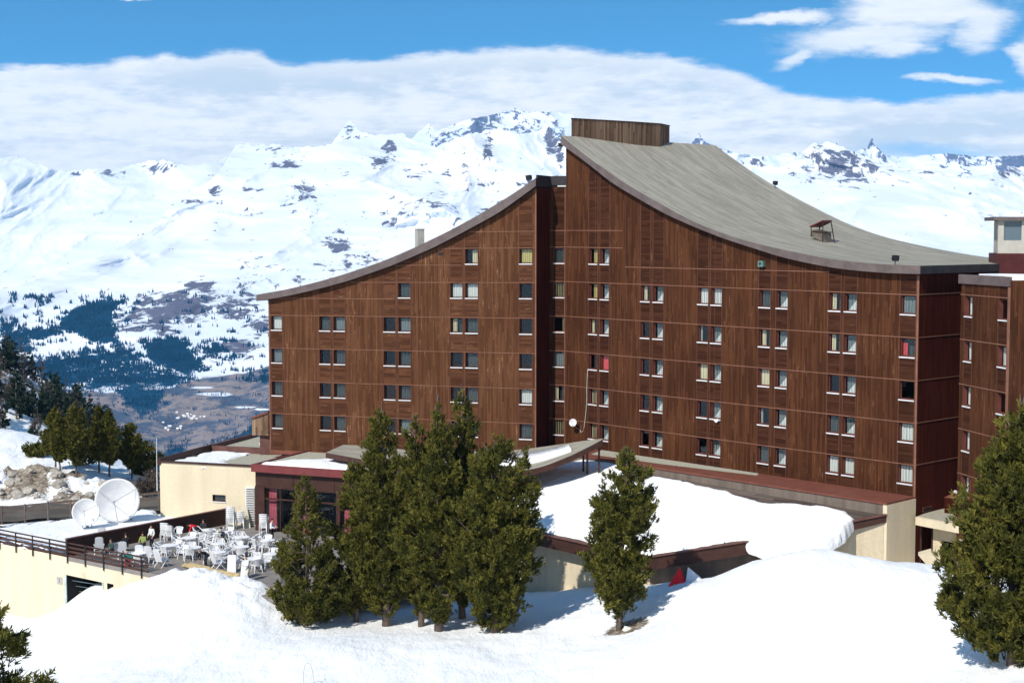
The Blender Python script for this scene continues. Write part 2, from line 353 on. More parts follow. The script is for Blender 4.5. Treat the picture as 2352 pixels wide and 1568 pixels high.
def sheet(name, x0, x1, nx, ytop, ybot, dfun, ny, amp, fscale, seed, attrf, jag=1.5):
    X = np.linspace(x0, x1, nx); yr = ytop(X) + jag*fbm(X*.045, X*0, 5, seed, .7)-jag*.5*np.abs(gnoise(X*.17, X*0, seed+3)); yb = ybot(X)
    T = np.linspace(0, 1, ny)
    Y = yb[None, :]+(yr-yb)[None, :]*T[:, None]; XX = np.broadcast_to(X, Y.shape)
    D = dfun(XX, Y)
    P0 = at_depth(XX, Y, D)
    wx = P0[..., 0]/fscale; wy = P0[..., 1]/fscale; wz = P0[..., 2]/fscale
    wq = wx+.35*fbm(wx*1.3, wz*1.3, 3, seed+5)
    rel = ridged(wq*1.0+wz*.5, wz*.9+wy*.3, 6, seed, .44)
    D2 = D-amp*(rel-.6)*np.minimum(1, .35+T[:, None])
    P1 = at_depth(XX, Y, D2)
    at = {k: f for k, f in attrf(XX, Y, rel).items()}
    back = []
    for q, (dd, dz) in enumerate(((60, -25), (250, -140), (600, -420))):
        b = P1[-1].copy(); b[:, 1] += dd; b[:, 2] += dz; back.append(b[None])
    P = np.concatenate([P1]+back, 0)
    at = {k: np.concatenate([a, np.repeat(a[-1:], 3, 0)], 0).ravel() for k, a in at.items()}
    o = np_mesh(name, P.reshape(-1, 3), gridfaces(ny+3, nx), M['mount'], attrs=at); tag(o, kind='structure')
    return XX, Y, D2, at
def blob(X, Y, L):
    r = np.zeros_like(X)
    for cx, cy, rx, ry, s in L: r = np.maximum(r, s*np.exp(-(((X-cx)/rx)**2+((Y-cy)/ry)**2)**1.3))
    return r
def inpoly(X, Y, poly, soft=6):
    ins = np.zeros(X.shape, bool); n = len(poly); dm = np.full(X.shape, 1e9)
    for i in range(n):
        x0, y0 = poly[i]; x1, y1 = poly[(i+1) % n]
        c = ((y0 > Y) != (y1 > Y)) & (X < (x1-x0)*(Y-y0)/((y1-y0) if y1 != y0 else 1e-9)+x0); ins ^= c
        L2 = (x1-x0)**2+(y1-y0)**2; tt = np.clip(((X-x0)*(x1-x0)+(Y-y0)*(y1-y0))/L2, 0, 1)
        dm = np.minimum(dm, np.hypot(X-x0-tt*(x1-x0), Y-y0-tt*(y1-y0)))
    return np.clip(.5+np.where(ins, dm, -dm)/soft/2, 0, 1)
c3 = lambda P: [(x*.3055, 610.8+y*.3055) for x, y in P]
FOREST = [(c3([(460,400),(600,300),(780,260),(930,265),(850,350),(860,520),(900,580),(700,575),(640,520),(450,470)]), .95),
 (c3([(1090,570),(1200,560),(1270,525),(1380,570),(1440,640),(1540,770),(1400,810),(1130,720)]), .95),
 (c3([(0,400),(110,400),(120,470),(300,450),(460,440),(480,520),(250,590),(240,660),(0,650)]), .62),
 (c3([(110,230),(330,210),(450,220),(300,290),(150,250)]), .45),
 (c3([(100,670),(450,660),(640,630),(880,640),(900,560),(1100,720),(1400,800),(1500,800),(1330,920),(1230,1000),(1210,1100),(1050,1160),(900,1000),(830,930),(500,960),(350,870),(100,720)]), .60),
 (c3([(1420,1566),(1600,1330),(1850,1230),(1900,1120),(2100,1120),(2240,1110),(2240,1600),(1400,1700)]), .72),
 (c3([(1830,830),(2000,780),(2400,690),(2400,900),(1900,870)]), .6),
 (c3([(1170,1400),(1400,1300),(1400,1600),(1000,1600)]), .6),
 (c3([(1480,580),(1700,560),(1700,640),(1800,690),(1600,740),(1500,680)]), .5)]
def forest(X, Y):
    r = np.zeros_like(X)
    for p, s in FOREST: r = np.maximum(r, s*inpoly(X, Y, p, 13))
    return r
ROCK = [(775,560,36,34,.62),(795,600,16,30,.6),(640,345,55,14,.42),(655,378,40,12,.6),(495,437,16,12,.6),(582,436,26,10,.55),(437,462,34,9,.5),(895,342,18,24,.72),(868,372,24,14,.66),
 (1268,322,16,38,.72),(1285,355,10,25,.7),(430,700,80,34,.62),(540,700,70,40,.50),(470,660,60,20,.5),(600,735,30,40,.5),(300,735,60,30,.5),(530,795,60,22,.5),(370,730,40,40,.6),(330,690,30,16,.5),(1925,385,80,40,.56),(1990,400,55,28,.55),(1870,400,40,20,.5),(2120,395,60,14,.4),(2310,395,40,14,.45),
 (720,470,60,60,.34),(950,480,120,50,.33),(1150,480,60,50,.36),(560,500,150,40,.30),(1120,345,10,36,.55),(1060,385,70,40,.38),(640,620,200,60,.28),(860,600,60,50,.42),(1100,420,100,12,.42),(960,400,60,30,.4),(1250,440,60,30,.35),(700,440,40,30,.45),(1040,300,30,20,.45),(1740,372,40,14,.5),(800,300,30,18,.4)]
RT2 = curve([(-300,730),(0,665),(60,648),(130,628),(200,603),(270,570),(330,540),(368,506),(398,462),(450,436),(500,402),(530,352),(548,331),(600,333),(645,333),(668,342),(700,352),(722,345),(745,335),(790,322),(830,318),(860,311),(905,307),(930,311),(960,325),(1000,338),(1040,320),(1100,303),(1150,296),(1200,308),(1238,302),(1254,287),(1270,300),(1290,330),(1340,345),(1450,360),(1600,350),(1680,352),(1720,355),(1760,382),(1800,384),(1840,350),(1868,328),(1885,333),(1903,325),(1925,333),(1960,348),(2000,366),(2060,378),(2120,392),(2142,388),(2180,408),(2250,405),(2300,395),(2345,382),(2420,380),(2700,400)])
SL = curve([(-300,800),(0,850),(150,890),(300,905),(400,885),(460,866),(560,856),(620,838),(700,820),(1200,800),(2700,800)])
def a2(X, Y, rel):
    rk = blob(X, Y, [(a, b, c*1.25, d*1.25, e) for a, b, c, d, e in ROCK])*1.08+.16*(rel-.75)+.16*np.clip((Y-580)/90, 0, 1)+.10*fbm(X*.03, Y*.06, 4, 77)
    bare = np.clip((Y-SL(X))/14+.5, 0, 1)
    snowp = blob(X, Y, [(495,905,45,4,1.),(560,935,30,2,1.),(600,940,20,2,.9),(465,890,30,3,1.),(430,868,25,4,.9),(240,1043,30,3,.9),(110,822,40,6,1.),(90,880,30,5,.9)])
    bare = bare*(1-snowp*.9)+0*Y
    return {'rock': np.where(bare > .5, 0, np.clip(rk, 0, 1)), 'bare': bare*.8, 'wood': forest(X, Y)}
dT2 = lambda X, Y: np.interp(-Y, [-1300,-1100,-830,-690,-540,-330,-250], [1100,1500,2400,3000,3900,5200,5600])
m2 = sheet('mountain_range', -1100, 3100, 2000, RT2, lambda x: 1300+0*x, dT2, 400, 240, 900, 11, a2, 4.5)
RT1 = curve([(-300,350),(0,364),(18,361),(40,358),(70,371),(130,391),(175,394),(215,386),(262,390),(300,380),(330,372),(380,368),(405,379),(450,379),(500,371),(560,345),(640,340),(760,335),(786,296),(800,278),(806,276),(822,296),(850,310),(900,330),(1000,340)])
def a1(X, Y, rel):
    return {'rock': np.clip(blob(X, Y, [(170,402,30,9,.55),(255,400,55,14,.55),(355,388,48,18,.55),(400,380,20,8,.5),(160,470,10,6,.5),(325,540,14,6,.5),(340,575,12,6,.4),(803,300,14,22,.6),(820,320,60,12,.4)])+.2*(rel-.95), 0, 1), 'bare': 0*X, 'wood': 0*X}
m1 = sheet('snow_mountain', -1100, 1000, 1050, RT1, lambda x: 740+0*x, lambda X, Y: np.interp(-Y, [-740,-540,-360,-270], [4600,5600,6900,7300]), 170, 230, 1300, 23, a1, 3.5)
RT0 = curve([(900,345),(930,335),(960,304),(985,284),(1000,300),(1030,292),(1060,278),(1100,270),(1140,262),(1180,250),(1220,258),(1260,255),(1310,262),(1400,300),(1500,330),(1590,330),(1605,306),(1612,318),(1625,330),(1700,355),(1760,360),(1800,352),(1850,350),(1960,352),(1985,340),(1998,345),(2003,316),(2008,330),(2030,355),(2060,362),(2120,358),(2170,352),(2240,360),(2352,358),(2700,350)])
def a0(X, Y, rel):
    return {'rock': np.clip(.36+.42*(rel-.8)+.25*fbm(X*.02+Y*.01, Y*.012, 4, 9), 0, 1), 'bare': 0*X, 'wood': 0*X}
m0 = sheet('distant_massif', 880, 3100, 950, RT0, lambda x: 460+0*x, lambda X, Y: np.interp(-Y, [-460,-250], [8200,9400]), 110, 130, 800, 37, a0, 2.5)

# ---- far woods: thousands of small conifers as one mass
rng = np.random.default_rng(5)
XX, YY, DD, _ = m2
N = 90000; fx = rng.uniform(-60, 640, N); fy = rng.uniform(670, 1180, N)
fo = forest(fx, fy); dens = fo+.7*fbm(fx*.05, fy*.09, 4, 55)
keep = (dens > .48) & (rng.uniform(0, 1, N) < np.clip((1300-fy)/500, .3, 1)); fx, fy = fx[keep][:26000], fy[keep][:26000]
ny = YY.shape[0]; col = (fx+1100)/4200*1999; ci = np.clip(np.round(col).astype(int), 0, 1999)
top = YY[-1, ci]; bot = YY[0, ci]; ok = fy > top+2; fx, fy, ci, top, bot = fx[ok], fy[ok], ci[ok], top[ok], bot[ok]
ri = np.clip(((fy-bot)/(top-bot)*(ny-1)), 0, ny-1).astype(int)
base = at_depth(XX[ri, ci], YY[ri, ci], DD[ri, ci])+rng.normal(0, 1, (len(ci), 3))*[3, 0, 0]
h = np.where(fy > 880, .6, 1.)*rng.uniform(4, 8.5, len(base))*(base[:, 1]/2400)**.6; r = h*.2
ang = np.arange(4)/4*2*np.pi
ring = np.stack([np.cos(ang), np.sin(ang), 0*ang], -1)
Vt = np.concatenate([base[:, None, :]+ring[None]*r[:, None, None], (base+np.c_[0*h, 0*h, h])[:, None, :]], 1)
Vt[:, :4, 2] -= 1.0
nb_ = np.arange(len(base))[:, None]*5
Ft = np.concatenate([np.concatenate([nb_+k, nb_+(k+1) % 4, nb_+4], 1) for k in range(4)], 0)
M['farwood'] = mottled('far_conifers_haze_blue', (.006, .042, .09), .95, .4, .02, .02)  # base colour carries the blue of the air haze
w = np_mesh('far_forest', Vt.reshape(-1, 3), Ft, M['farwood'], smooth=False); tag(w, kind='stuff')
# ---- village in the valley: small pale houses
M['vhouse'] = mottled('village_walls', (.55, .5, .46), .9, .2, .1)
M['vroof'] = mottled('village_snowy_roof', (.8, .82, .86), .9, .1, .1)
mb = MB(); mb.box((0, 0, 2.2), (9, 6.5, 4.4), 0, 0)
mb.prism([(-5, -4, 4.42), (-5, 4, 4.42), (-5, 0, 7.2)], (10, 0, 0), 1)
h0 = mb.build('village_house', [M['vhouse'], M['vroof']])
k = 0
for i in range(22):
    x = (440 if i < 15 else 405)+random.gauss(0, 20 if i < 15 else 16); y = (957 if i < 15 else 984)+random.gauss(0, 5)
    ci_ = int(round((x+1100)/4200*1999)); ri_ = int((y-YY[0, ci_])/(YY[-1, ci_]-YY[0, ci_])*(ny-1))
    p = at_depth(np.array(x), np.array(y), DD[ri_, ci_])
    o = h0 if i == 0 else h0.copy()
    if i: C.objects.link(o)
    o.location = tuple(p); o.rotation_euler = (0, 0, random.uniform(-.6, .6)); s = random.uniform(.22, .42); o.scale = (s, s, s)
    tag(o, ('tiny pale house in the upper hamlet on the brown valley slope' if i < 15 else 'tiny pale house in the lower hamlet on the brown valley slope'), 'house', 'upper hamlet houses in the valley' if i < 15 else 'lower hamlet houses in the valley')
# ---- road behind the dishes
rp = [(-75,127.3),(-60,127.5),(-50,127.7),(-42,128),(-34,129.5),(-27,131.8),(-20,134)]
rv = []; rf = []
for i, (X, Y) in enumerate(rp):
    pass
ps = np.array(rp); tt = np.linspace(0, 1, 60); px_ = np.interp(tt, np.linspace(0, 1, len(ps)), ps[:, 0]); py_ = np.interp(tt, np.linspace(0, 1, len(ps)), ps[:, 1])
dx = np.gradient(px_); dy = np.gradient(py_); L = np.hypot(dx, dy); nx_ = -dy/L; ny_ = dx/L
off = np.linspace(-3.6, 3.6, 9)
RX = px_[:, None]+nx_[:, None]*off; RY = py_[:, None]+ny_[:, None]*off
RZ = np.broadcast_to(gz(px_, py_)[:, None], RX.shape)+.25
RZ = np.maximum(RZ, gz(RX, RY)+.04)
o = np_mesh('road', np.stack([RX, RY, RZ], -1).reshape(-1, 3), gridfaces(60, 9), M['asphalt']); tag(o, kind='structure')
# =============== BUILDINGS
class Fac:
    def __init__(s, O, d, k=0.):
        s.O = Vector((O[0], O[1], 0)); s.d = Vector((d[0], d[1], 0)).normalized(); s.n = Vector((s.d.y, -s.d.x, 0)); s.k = k
        if s.n.y > 0: s.n = -s.n
    def pt(s, a, z, out=0.): return s.O+s.d*a+s.n*out+Vector((0, 0, z+s.k*a+CH))     # z relative to the camera
    def hit(s, x, y, out=0.):
        r = ray(x, y); O = s.O+s.n*out; t = (O-Vector((0, 0, 0))).dot(s.n)/r.dot(s.n); p = CAM+r*t
        a = (p-s.O).dot(s.d); return a, p.z-CH-s.k*a
dL = (-.921, .389); A0 = (1.87, 116.7)
FL = Fac(A0, dL, -.25/23.9)             # left wing: s runs to the left from its right-hand corner
FR = Fac((4.2, 118.6), (.68, -.733), -.15/31.4)   # right wing: s runs right from the inner corner
FC = Fac((2.93, 119.2), (.921, -.389), 0)         # short recessed wall between them
F3 = Fac((27.3, 92.6), (.196, -.98), 0)           # third block at the right
def facade(mb, fac, cols, rows, top, holes, sf, mv=0, mh=1, hz=lambda i, j: False):
    """grid of boarded cells; holes = set of (i, j) window cells"""
    for i in range(len(cols)-1):
        for j in range(len(rows)-1):
            if (i, j) in holes: continue
            s0, s1, z0, z1 = cols[i], cols[i+1], rows[j], rows[j+1]
            n = max(1, int(math.ceil((s1-s0)/.7))) if top is not None and min(top(s0), top(s1)) < z1+.5 else 1
            S = [s0+(s1-s0)*q/n for q in range(n+1)]
            T = [min(z1, top(s)) if top else z1 for s in S]
            m = mh if hz(i, j) else mv
            for q in range(n):
                t0, t1 = T[q], T[q+1]
                if t0 <= z0+.01 and t1 <= z0+.01: continue
                t0 = max(t0, z0); t1 = max(t1, z0)
                P = [(S[q], z0), (S[q+1], z0), (S[q+1], t1), (S[q], t0)]
                if t0-z0 < 1e-4: P = P[:3]
                elif t1-z0 < 1e-4: P = [P[0], P[1], P[3]]
                mb.face([fac.pt(a, b) for a, b in P], m, [(a, b) for a, b in P])
def strip(mb, fac, s0, z0, s1, z1, h, out=.035, mi=0, base=0.):
    P = [fac.pt(s0, z0-h/2, base), fac.pt(s1, z1-h/2, base), fac.pt(s1, z1+h/2, base), fac.pt(s0, z0+h/2, base)]
    mb.prism(P, fac.n*out, mi)
def vstrip(mb, fac, s, z0, z1, w, out=.03, mi=0):
    mb.prism([fac.pt(s-w/2, z0), fac.pt(s+w/2, z0), fac.pt(s+w/2, z1), fac.pt(s-w/2, z1)], fac.n*out, mi)
REV = .24
def window(fac, s0, s1, z0, z1, kind, parent, fm='frame', rev=REV):
    """reveal + casement frame (part), with pane, sill and curtain below it"""
    if s0 > s1: s0, s1 = s1, s0
    mb = MB(); g = .004
    def quad(a, b, c, d, mi=0): mb.face([a, b, c, d], mi)
    o, i = 0.0, -rev
    c = [(s0+g, z0+g), (s1-g, z0+g), (s1-g, z1-g), (s0+g, z1-g)]
    for k in range(4):
        a, b = c[k], c[(k+1) % 4]; quad(fac.pt(*a, o), fac.pt(*b, o), fac.pt(*b, i), fac.pt(*a, i))
    fw = .055
    for a, b, cc, d in ((s0, s0+fw, z0, z1), (s1-fw, s1, z0, z1), (s0+fw, s1-fw, z0, z0+fw+.03), (s0+fw, s1-fw, z1-fw, z1)):
        a += g; b -= g
        mb.prism([fac.pt(a, cc+g, i), fac.pt(b, cc+g, i), fac.pt(b, d-g, i), fac.pt(a, d-g, i)], fac.n*.06)
    w = mb.build('window', M[fm], parent)
    mb = MB(); mb.face([fac.pt(s0+fw, z0+fw, i+.02), fac.pt(s1-fw, z0+fw, i+.02), fac.pt(s1-fw, z1-fw, i+.02), fac.pt(s0+fw, z1-fw, i+.02)])
    mb.build('pane', M['glass'], w)
    mb = MB(); mb.prism([fac.pt(s0-.03, z0-.075, -rev+.07), fac.pt(s1+.03, z0-.075, -rev+.07), fac.pt(s1+.03, z0+.0, -rev+.07), fac.pt(s0-.03, z0+.0, -rev+.07)], fac.n*(rev+.0))
    mb.build('sill', M['sill'], w)
    def cur(a, b, lo, hi, m, tri=None, out=-.09):
        mb = MB()
        A, B = s0+(s1-s0)*a, s0+(s1-s0)*b; Z0, Z1 = z0+(z1-z0)*lo, z0+(z1-z0)*hi
        io = i+out
        if tri:
            mb.prism([fac.pt(B, Z0, io), fac.pt(B, Z1, io), fac.pt(A, Z0, io)] if tri == 'r' else [fac.pt(A, Z0, io), fac.pt(A, Z1, io), fac.pt(B, Z0, io)], -fac.n*.02)
        else:
            n = 12
            for q in range(n):
                u0, u1 = q/n, (q+1)/n; w0, w1 = .035*math.sin(u0*19), .035*math.sin(u1*19)
                mb.face([fac.pt(A+(B-A)*u0, Z0, io+w0), fac.pt(A+(B-A)*u1, Z0, io+w1), fac.pt(A+(B-A)*u1, Z1, io+w1), fac.pt(A+(B-A)*u0, Z1, io+w0)])
        mb.build('curtain', M[m], w)
    e = .04
    if fac.d.x < 0:      # s runs leftwards: mirror
        def cur_(a, b, lo, hi, m, tri=None, out=-.09, c0=cur): c0(1-b, 1-a, lo, hi, m, {'r': 'l', 'l': 'r'}.get(tri), out)
        cur2 = cur_
    else: cur2 = cur
    K = kind
    if K == 'full': cur2(e, 1-e, .02, 1, 'c_white')
    elif K == 'yfull': cur2(e, 1-e, .02, 1, 'c_yel')
    elif K == 'cream': cur2(e, 1-e, .02, 1, 'c_cream')
    elif K == 'red': cur2(e, 1-e, .02, 1, 'c_red')
    elif K == 'redl': cur2(e, .34, .02, .75, 'c_red'); cur2(e, 1-e, .02, 1, 'c_dim', None, -.3)
    elif K == 'tri': cur2(e, 1-e, .02, 1, 'c_grey', None, -.2); cur2(.12, 1-e, .05, .82, 'c_bright', 'r')  # bright triangle is the diagonal sunlit patch, shaped as a curtain piece
    elif K == 'grey': cur2(e, 1-e, .02, 1, 'c_dim')
    elif K == 'net': cur2(e, 1-e, .02, 1, 'c_grey')
    elif K == 'wl': cur2(.08, .42, .02, 1, 'c_cream'); cur2(.5, 1-e, .02, 1, 'c_dim', None, -.3)
    elif K == 'yl': cur2(.25, 1-e, .02, 1, 'c_yel')
    elif K == 'thin': cur2(.06, .2, .02, 1, 'c_bright')
    elif K == 'wr': cur2(.45, 1-e, .02, 1, 'c_cream')
    elif K == 'yr': cur2(.78, 1-e, .02, 1, 'c_yel')
    elif K == 'strips':
        for q in range(4): cur2(.12+q*.22, .25+q*.22, .02, .97, 'c_cream')
    return w
def backing(fac, s0, s1, z0, z1, parent, top=None):
    mb = MB(); n = 24
    for q in range(n):
        a, b = s0+(s1-s0)*q/n, s0+(s1-s0)*(q+1)/n
        ta, tb = (min(z1, top(a)-.3), min(z1, top(b)-.3)) if top else (z1, z1)
        mb.face([fac.pt(a, z0, -1.5), fac.pt(b, z0, -1.5), fac.pt(b, max(tb, z0+.1), -1.5), fac.pt(a, max(ta, z0+.1), -1.5)])
    mb.build('room_shade_sheet', M['inside'], parent)

# ---------- LEFT WING
def C1(x, y): return (574.9+x*.3361, 359.3+y*.3361)
def C6(x, y): return (574.9+x*.4275, 862.3+y*.4275)
eaveT = [(588.3,677),(659,664.5),(725,648.5),(790,630),(878,600.5),(954,568),(1030,531),(1099,494),(1165,453.5),(1200,431),(1233,407)]
eaveB = [(590,691.4),(659,680),(725,665),(790,648),(897.6,611),(995,569),(1072,529),(1146,488.7),(1190,457),(1233,425.5)]
def ecurve(fac, pts, out):
    q = sorted(fac.hit(x, y, out) for x, y in pts); a = np.array(q)
    def f(s):
        # smooth interpolation (piecewise cubic)
        return float(np.interp(s, SS, ZZ))
    SS = np.linspace(a[0, 0], a[-1, 0], 60); ZZ = np.interp(SS, a[:, 0], a[:, 1])
    for _ in range(3): ZZ[1:-1] = (ZZ[:-2]+2*ZZ[1:-1]+ZZ[2:])/4
    return f, a[0, 0], a[-1, 0]
OV = .45
tL, sL0, sL1 = ecurve(FL, eaveT, OV); bL, _, _ = ecurve(FL, eaveB, OV)
SW = FL.hit(618, 800)[0]                                   # left-hand end of the wing
lw = empty('apartment_building', FL.pt(SW/2, -17.8, -6), 0, 'brown boarded hotel wing on the left whose curved roof rises to the right', 'building')
colsW = [(1925,1840),(1555,1472),(1450,1370),(1095,1015),(992,914),(648,572),(548,475),(218,147)]   # right to left
WC = []
for a, b in colsW:
    ya = 1390; WC.append((FL.hit(*C1(a, ya))[0], FL.hit(*C1(b, ya))[0]))
lines = [.3, -.97, -3.63, -6.36, -9.07, -11.8, -14.5]      # trim lines
wt = lambda j: (lines[j]-.06, lines[j]-1.20)
# window rows hang below lines 1..6
kinds = {1: {0:'yfull',1:'wr'}, 2: {0:'none',1:'full',2:'full',3:'grey'}, 3: {0:'none',1:'grey',2:'wl',3:'net',4:'none',5:'net',6:'grey',7:'full'},
         4: {0:'none',1:'grey',2:'none',3:'grey',4:'none',5:'grey',6:'none',7:'net'}, 5: {0:'full',1:'grey',2:'none',3:'grey',4:'none',5:'grey',6:'none',7:'grey'}, 6: {0:'grey',1:'grey',2:'none',3:'net',4:'none',5:'grey',6:'none',7:'grey'}}
cols = [0.]; wi = {}
for q, (a, b) in enumerate(WC):
    cols += [a, b]; wi[q] = len(cols)-2
cols.append(SW)
ZB = -17.85
rows = [ZB]; ri = {}
for j in range(6, 0, -1):
    hi, lo = wt(j); rows += [lo, hi]; ri[j] = len(rows)-2
rows += [lines[0], 4.6]; rows = sorted(rows)
holes = set()
for j, d in kinds.items():
    for q in d: holes.add((wi[q], ri[j]))
mb = MB()
colset = set(wi.values())
facade(mb, FL, cols, rows, lambda s: bL(s)+.1, holes, None, 0, 1, lambda i, j: i in colset)
mb.build('boarded_wall', [M['wood_v'], M['wood_h']], lw)
backing(FL, .2, SW-.2, ZB, 4, lw, bL)
mb = MB()
for j, z in enumerate(lines):
    sm = SW
    # stop where the line meets the roof
    ss = np.linspace(0, SW, 200); okk = [s for s in ss if bL(s)-.1 > z]
    sm = max(okk) if okk else 0
    if sm > .3: strip(mb, FL, 0, z, sm, z, .05)
for z, s0, s1 in ((-2.27, FL.hit(*C1(1440, 753))[0], FL.hit(*C1(955, 750))[0]), (-4.95, FL.hit(*C1(985, 990))[0], SW)):
    strip(mb, FL, s0, z, s1, z, .05)
strip(mb, FL, 0, ZB+.15, SW, ZB+.15, .3, .08, 2)
for q, (a, b) in enumerate(WC):
    for s in (a, b):
        vstrip(mb, FL, s+(.04 if s == b else -.04), ZB+.3, min(bL(s)-.05, lines[0] if q > 1 else 5), .05, .022, 1)
vstrip(mb, FL, .05, ZB, bL(0.05)-.1, .1, .045, 0); vstrip(mb, FL, SW-.05, ZB, bL(SW)-.1, .1, .045, 0)
for s in (FL.hit(*C1(1145, 1100))[0], FL.hit(*C1(232, 1100))[0]): vstrip(mb, FL, s, ZB+.3, lines[2]-.1 if s < 15 else lines[3], .04, .02, 1)
mb.build('cladding_trim', [M['trim'], M['trimv'], M['red']], lw)
for j, d in kinds.items():
    for q, kd in d.items():
        a, b = WC[q]; window(FL, a, b, wt(j)[1], wt(j)[0], kd, lw)
mb = MB(); s, z = FL.hit(*C1(1300, 665)); mb.prism([FL.pt(s-.18, z-.13), FL.pt(s+.18, z-.13), FL.pt(s+.18, z+.13), FL.pt(s-.18, z+.13)], FL.n*.03); mb.build('vent_hole', M['black'], lw)
# side, end and back walls
def wallq(mb, p, q, z0, z1p, z1q, mi=0):
    p = Vector(p); q = Vector(q); L = (q-p).to_2d().length if hasattr(q-p, 'to_2d') else (q-p).length
    L = math.hypot(q.x-p.x, q.y-p.y)
    mb.face([(p.x, p.y, z0+CH), (q.x, q.y, z0+CH), (q.x, q.y, z1q+CH), (p.x, p.y, z1p+CH)], mi, [(0, z0), (L, z0), (L, z1q), (0, z1p)])
DW = 13.
bk = -FL.n
mb = MB()
B = FL.pt(0, 0); Bb = FL.pt(0, 0, -DW); Aa = FL.pt(SW, 0); Ab = FL.pt(SW, 0, -DW)
zB = 4.0
wallq(mb, B, Bb, ZB, zB, zB); wallq(mb, Aa, Ab, ZB, bL(SW), bL(SW)); wallq(mb, Ab, Bb, ZB, bL(SW), bL(SW)); 
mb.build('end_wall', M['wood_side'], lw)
# roof sheet, thickness from the eave curves
def curved_roof(fac, tf, bf, s0, s1, depth, ov, mats, parent, n=70, fas=2):
    mb = MB(); S = [s0+(s1-s0)*q/n for q in range(n+1)]; arc = 0
    for q in range(n):
        a, b = S[q], S[q+1]; arc2 = arc+math.hypot(b-a, tf(b)-tf(a))
        m = 14
        for k in range(m):
            o0, o1 = ov-(depth+ov)*k/m, ov-(depth+ov)*(k+1)/m
            mb.face([fac.pt(a, tf(a), o0), fac.pt(b, tf(b), o0), fac.pt(b, tf(b), o1), fac.pt(a, tf(a), o1)], 0, [(arc, ov-o0), (arc2, ov-o0), (arc2, ov-o1), (arc, ov-o1)])
        mb.face([fac.pt(a, bf(a), ov), fac.pt(b, bf(b), ov), fac.pt(b, bf(b), -depth), fac.pt(a, bf(a), -depth)], 2)
        mb.face([fac.pt(a, tf(a), -depth), fac.pt(b, tf(b), -depth), fac.pt(b, bf(b), -depth), fac.pt(a, bf(a), -depth)], 1)
        arc = arc2
    r = mb.build('roof', [mats[0], mats[1], mats[2]], parent, smooth=False)
    mb = MB()
    for q in range(n):
        a, b = S[q], S[q+1]
        mb.face([fac.pt(a, bf(a), ov), fac.pt(b, bf(b), ov), fac.pt(b, tf(b), ov), fac.pt(a, tf(a), ov)], 0)
    for e, m in ((s0, 1), (s1, 1)):
        mb.face([fac.pt(e, bf(e), ov), fac.pt(e, tf(e), ov), fac.pt(e, tf(e), -depth), fac.pt(e, bf(e), -depth)], m)
    mb.build('fascia', [M['fascia'], M['fascia_dark']], r)
    return r
rL = curved_roof(FL, tL, bL, -.12, SW+.9, DW+.6, OV, [M['shingle'], M['fascia'], M['black']], lw)
# concrete chimney behind the eave
p = PY(964, 568, 131); mb = MB(); mb.box((p.x, p.y, p.z-1.), (.6, .75, 5.0), .4); mb.box((p.x, p.y, p.z+1.55), (.66, .81, .1), .4); mb.build('chimney', M['concrete'], rL)
def floodlight(parent, p, aim, s=.3):
    mb = MB(); p = Vector(p); a = Vector(aim).normalized()
    mb.bar(p, p+Vector((0, 0, s*.9)), .05); c = p+Vector((0, 0, s*1.2))
    side = a.cross(Vector((0, 0, 1))).normalized()
    mb.bar(c-side*s*.62-Vector((0, 0, s*.4)), c-side*s*.62+Vector((0, 0, s*.1)), .04); mb.bar(c+side*s*.62-Vector((0, 0, s*.4)), c+side*s*.62+Vector((0, 0, s*.1)), .04); mb.bar(c-side*s*.62-Vector((0, 0, s*.4)), c+side*s*.62-Vector((0, 0, s*.4)), .04)
    mb.bar(c-a*s*.35, c+a*s*.3, s*1.0, s*.8); mb.bar(c+a*s*.3, c+a*s*.36, s*1.2, s*1.0)
    mb.build('floodlight', M['black'], parent)
floodlight(lw, FL.pt(.5, tL(.5), .3), (-.6, -.7, -.3), .38)

# ---------- RIGHT WING
eT = [(1288.8,311.6),(1305,325),(1326.7,342.7),(1368,374.5),(1400,397),(1431.8,418.4),(1480,447.5),(1529.5,474.7),(1565,495),(1602.8,513.8),(1645,531),(1686,545.5),(1740,560),(1796.4,573),(1884.7,591),(1940,599),(1991,604.6),(2050,608),(2117,610.4)]
eB = [(1290,332),(1300,340),(1348.7,374.5),(1402,418.5),(1466,456.5),(1530,493),(1600,523.5),(1661.5,548),(1722.6,567.5),(1791,589.5),(1858,605),(1938,619),(2031,627),(2117,629.5)]
OR_ = .5
tR, sR0, sR1 = ecurve(FR, eT, OR_); bR, _, _ = ecurve(FR, eB, OR_)
SE = 31.4; DR = 18.0
rw = empty('apartment_building', FR.pt(SE/2, -16.5, -8), 0, 'largest brown hotel wing with sweeping roof falling right and a wooden box on its ridge', 'building')
def C4(x, y): return (1221.6+x*.3361, 574.9+y*.3361)
def C3(x, y): return (1724.7+x*.2667, 431.2+y*.2667)
cR = [C4(390,290)+C4(447,290), C4(468,290)+C4(527,290), C4(745,290)+C4(806,290), C4(830,290)+C4(898,290), C4(1135,300)+C4(1205,300), C4(1225,300)+C4(1297,300), C4(1553,320)+C4(1630,320), C4(1672,330)+C4(1748,330), C4(2030,350)+C4(2110,350), C4(2137,350)+C4(2220,350), C3(1290,1000)+C3(1405,1000)]
WR = [(FR.hit(a, b)[0], FR.hit(c, d)[0]) for a, b, c, d in cR]
WR[10] = (WR[10][0], WR[10][1]+.12)
lr = [-.93, -3.60, -6.30, -9.02, -11.70, -14.37]
wr_ = lambda j: (lr[j]-.07, lr[j]-1.24)
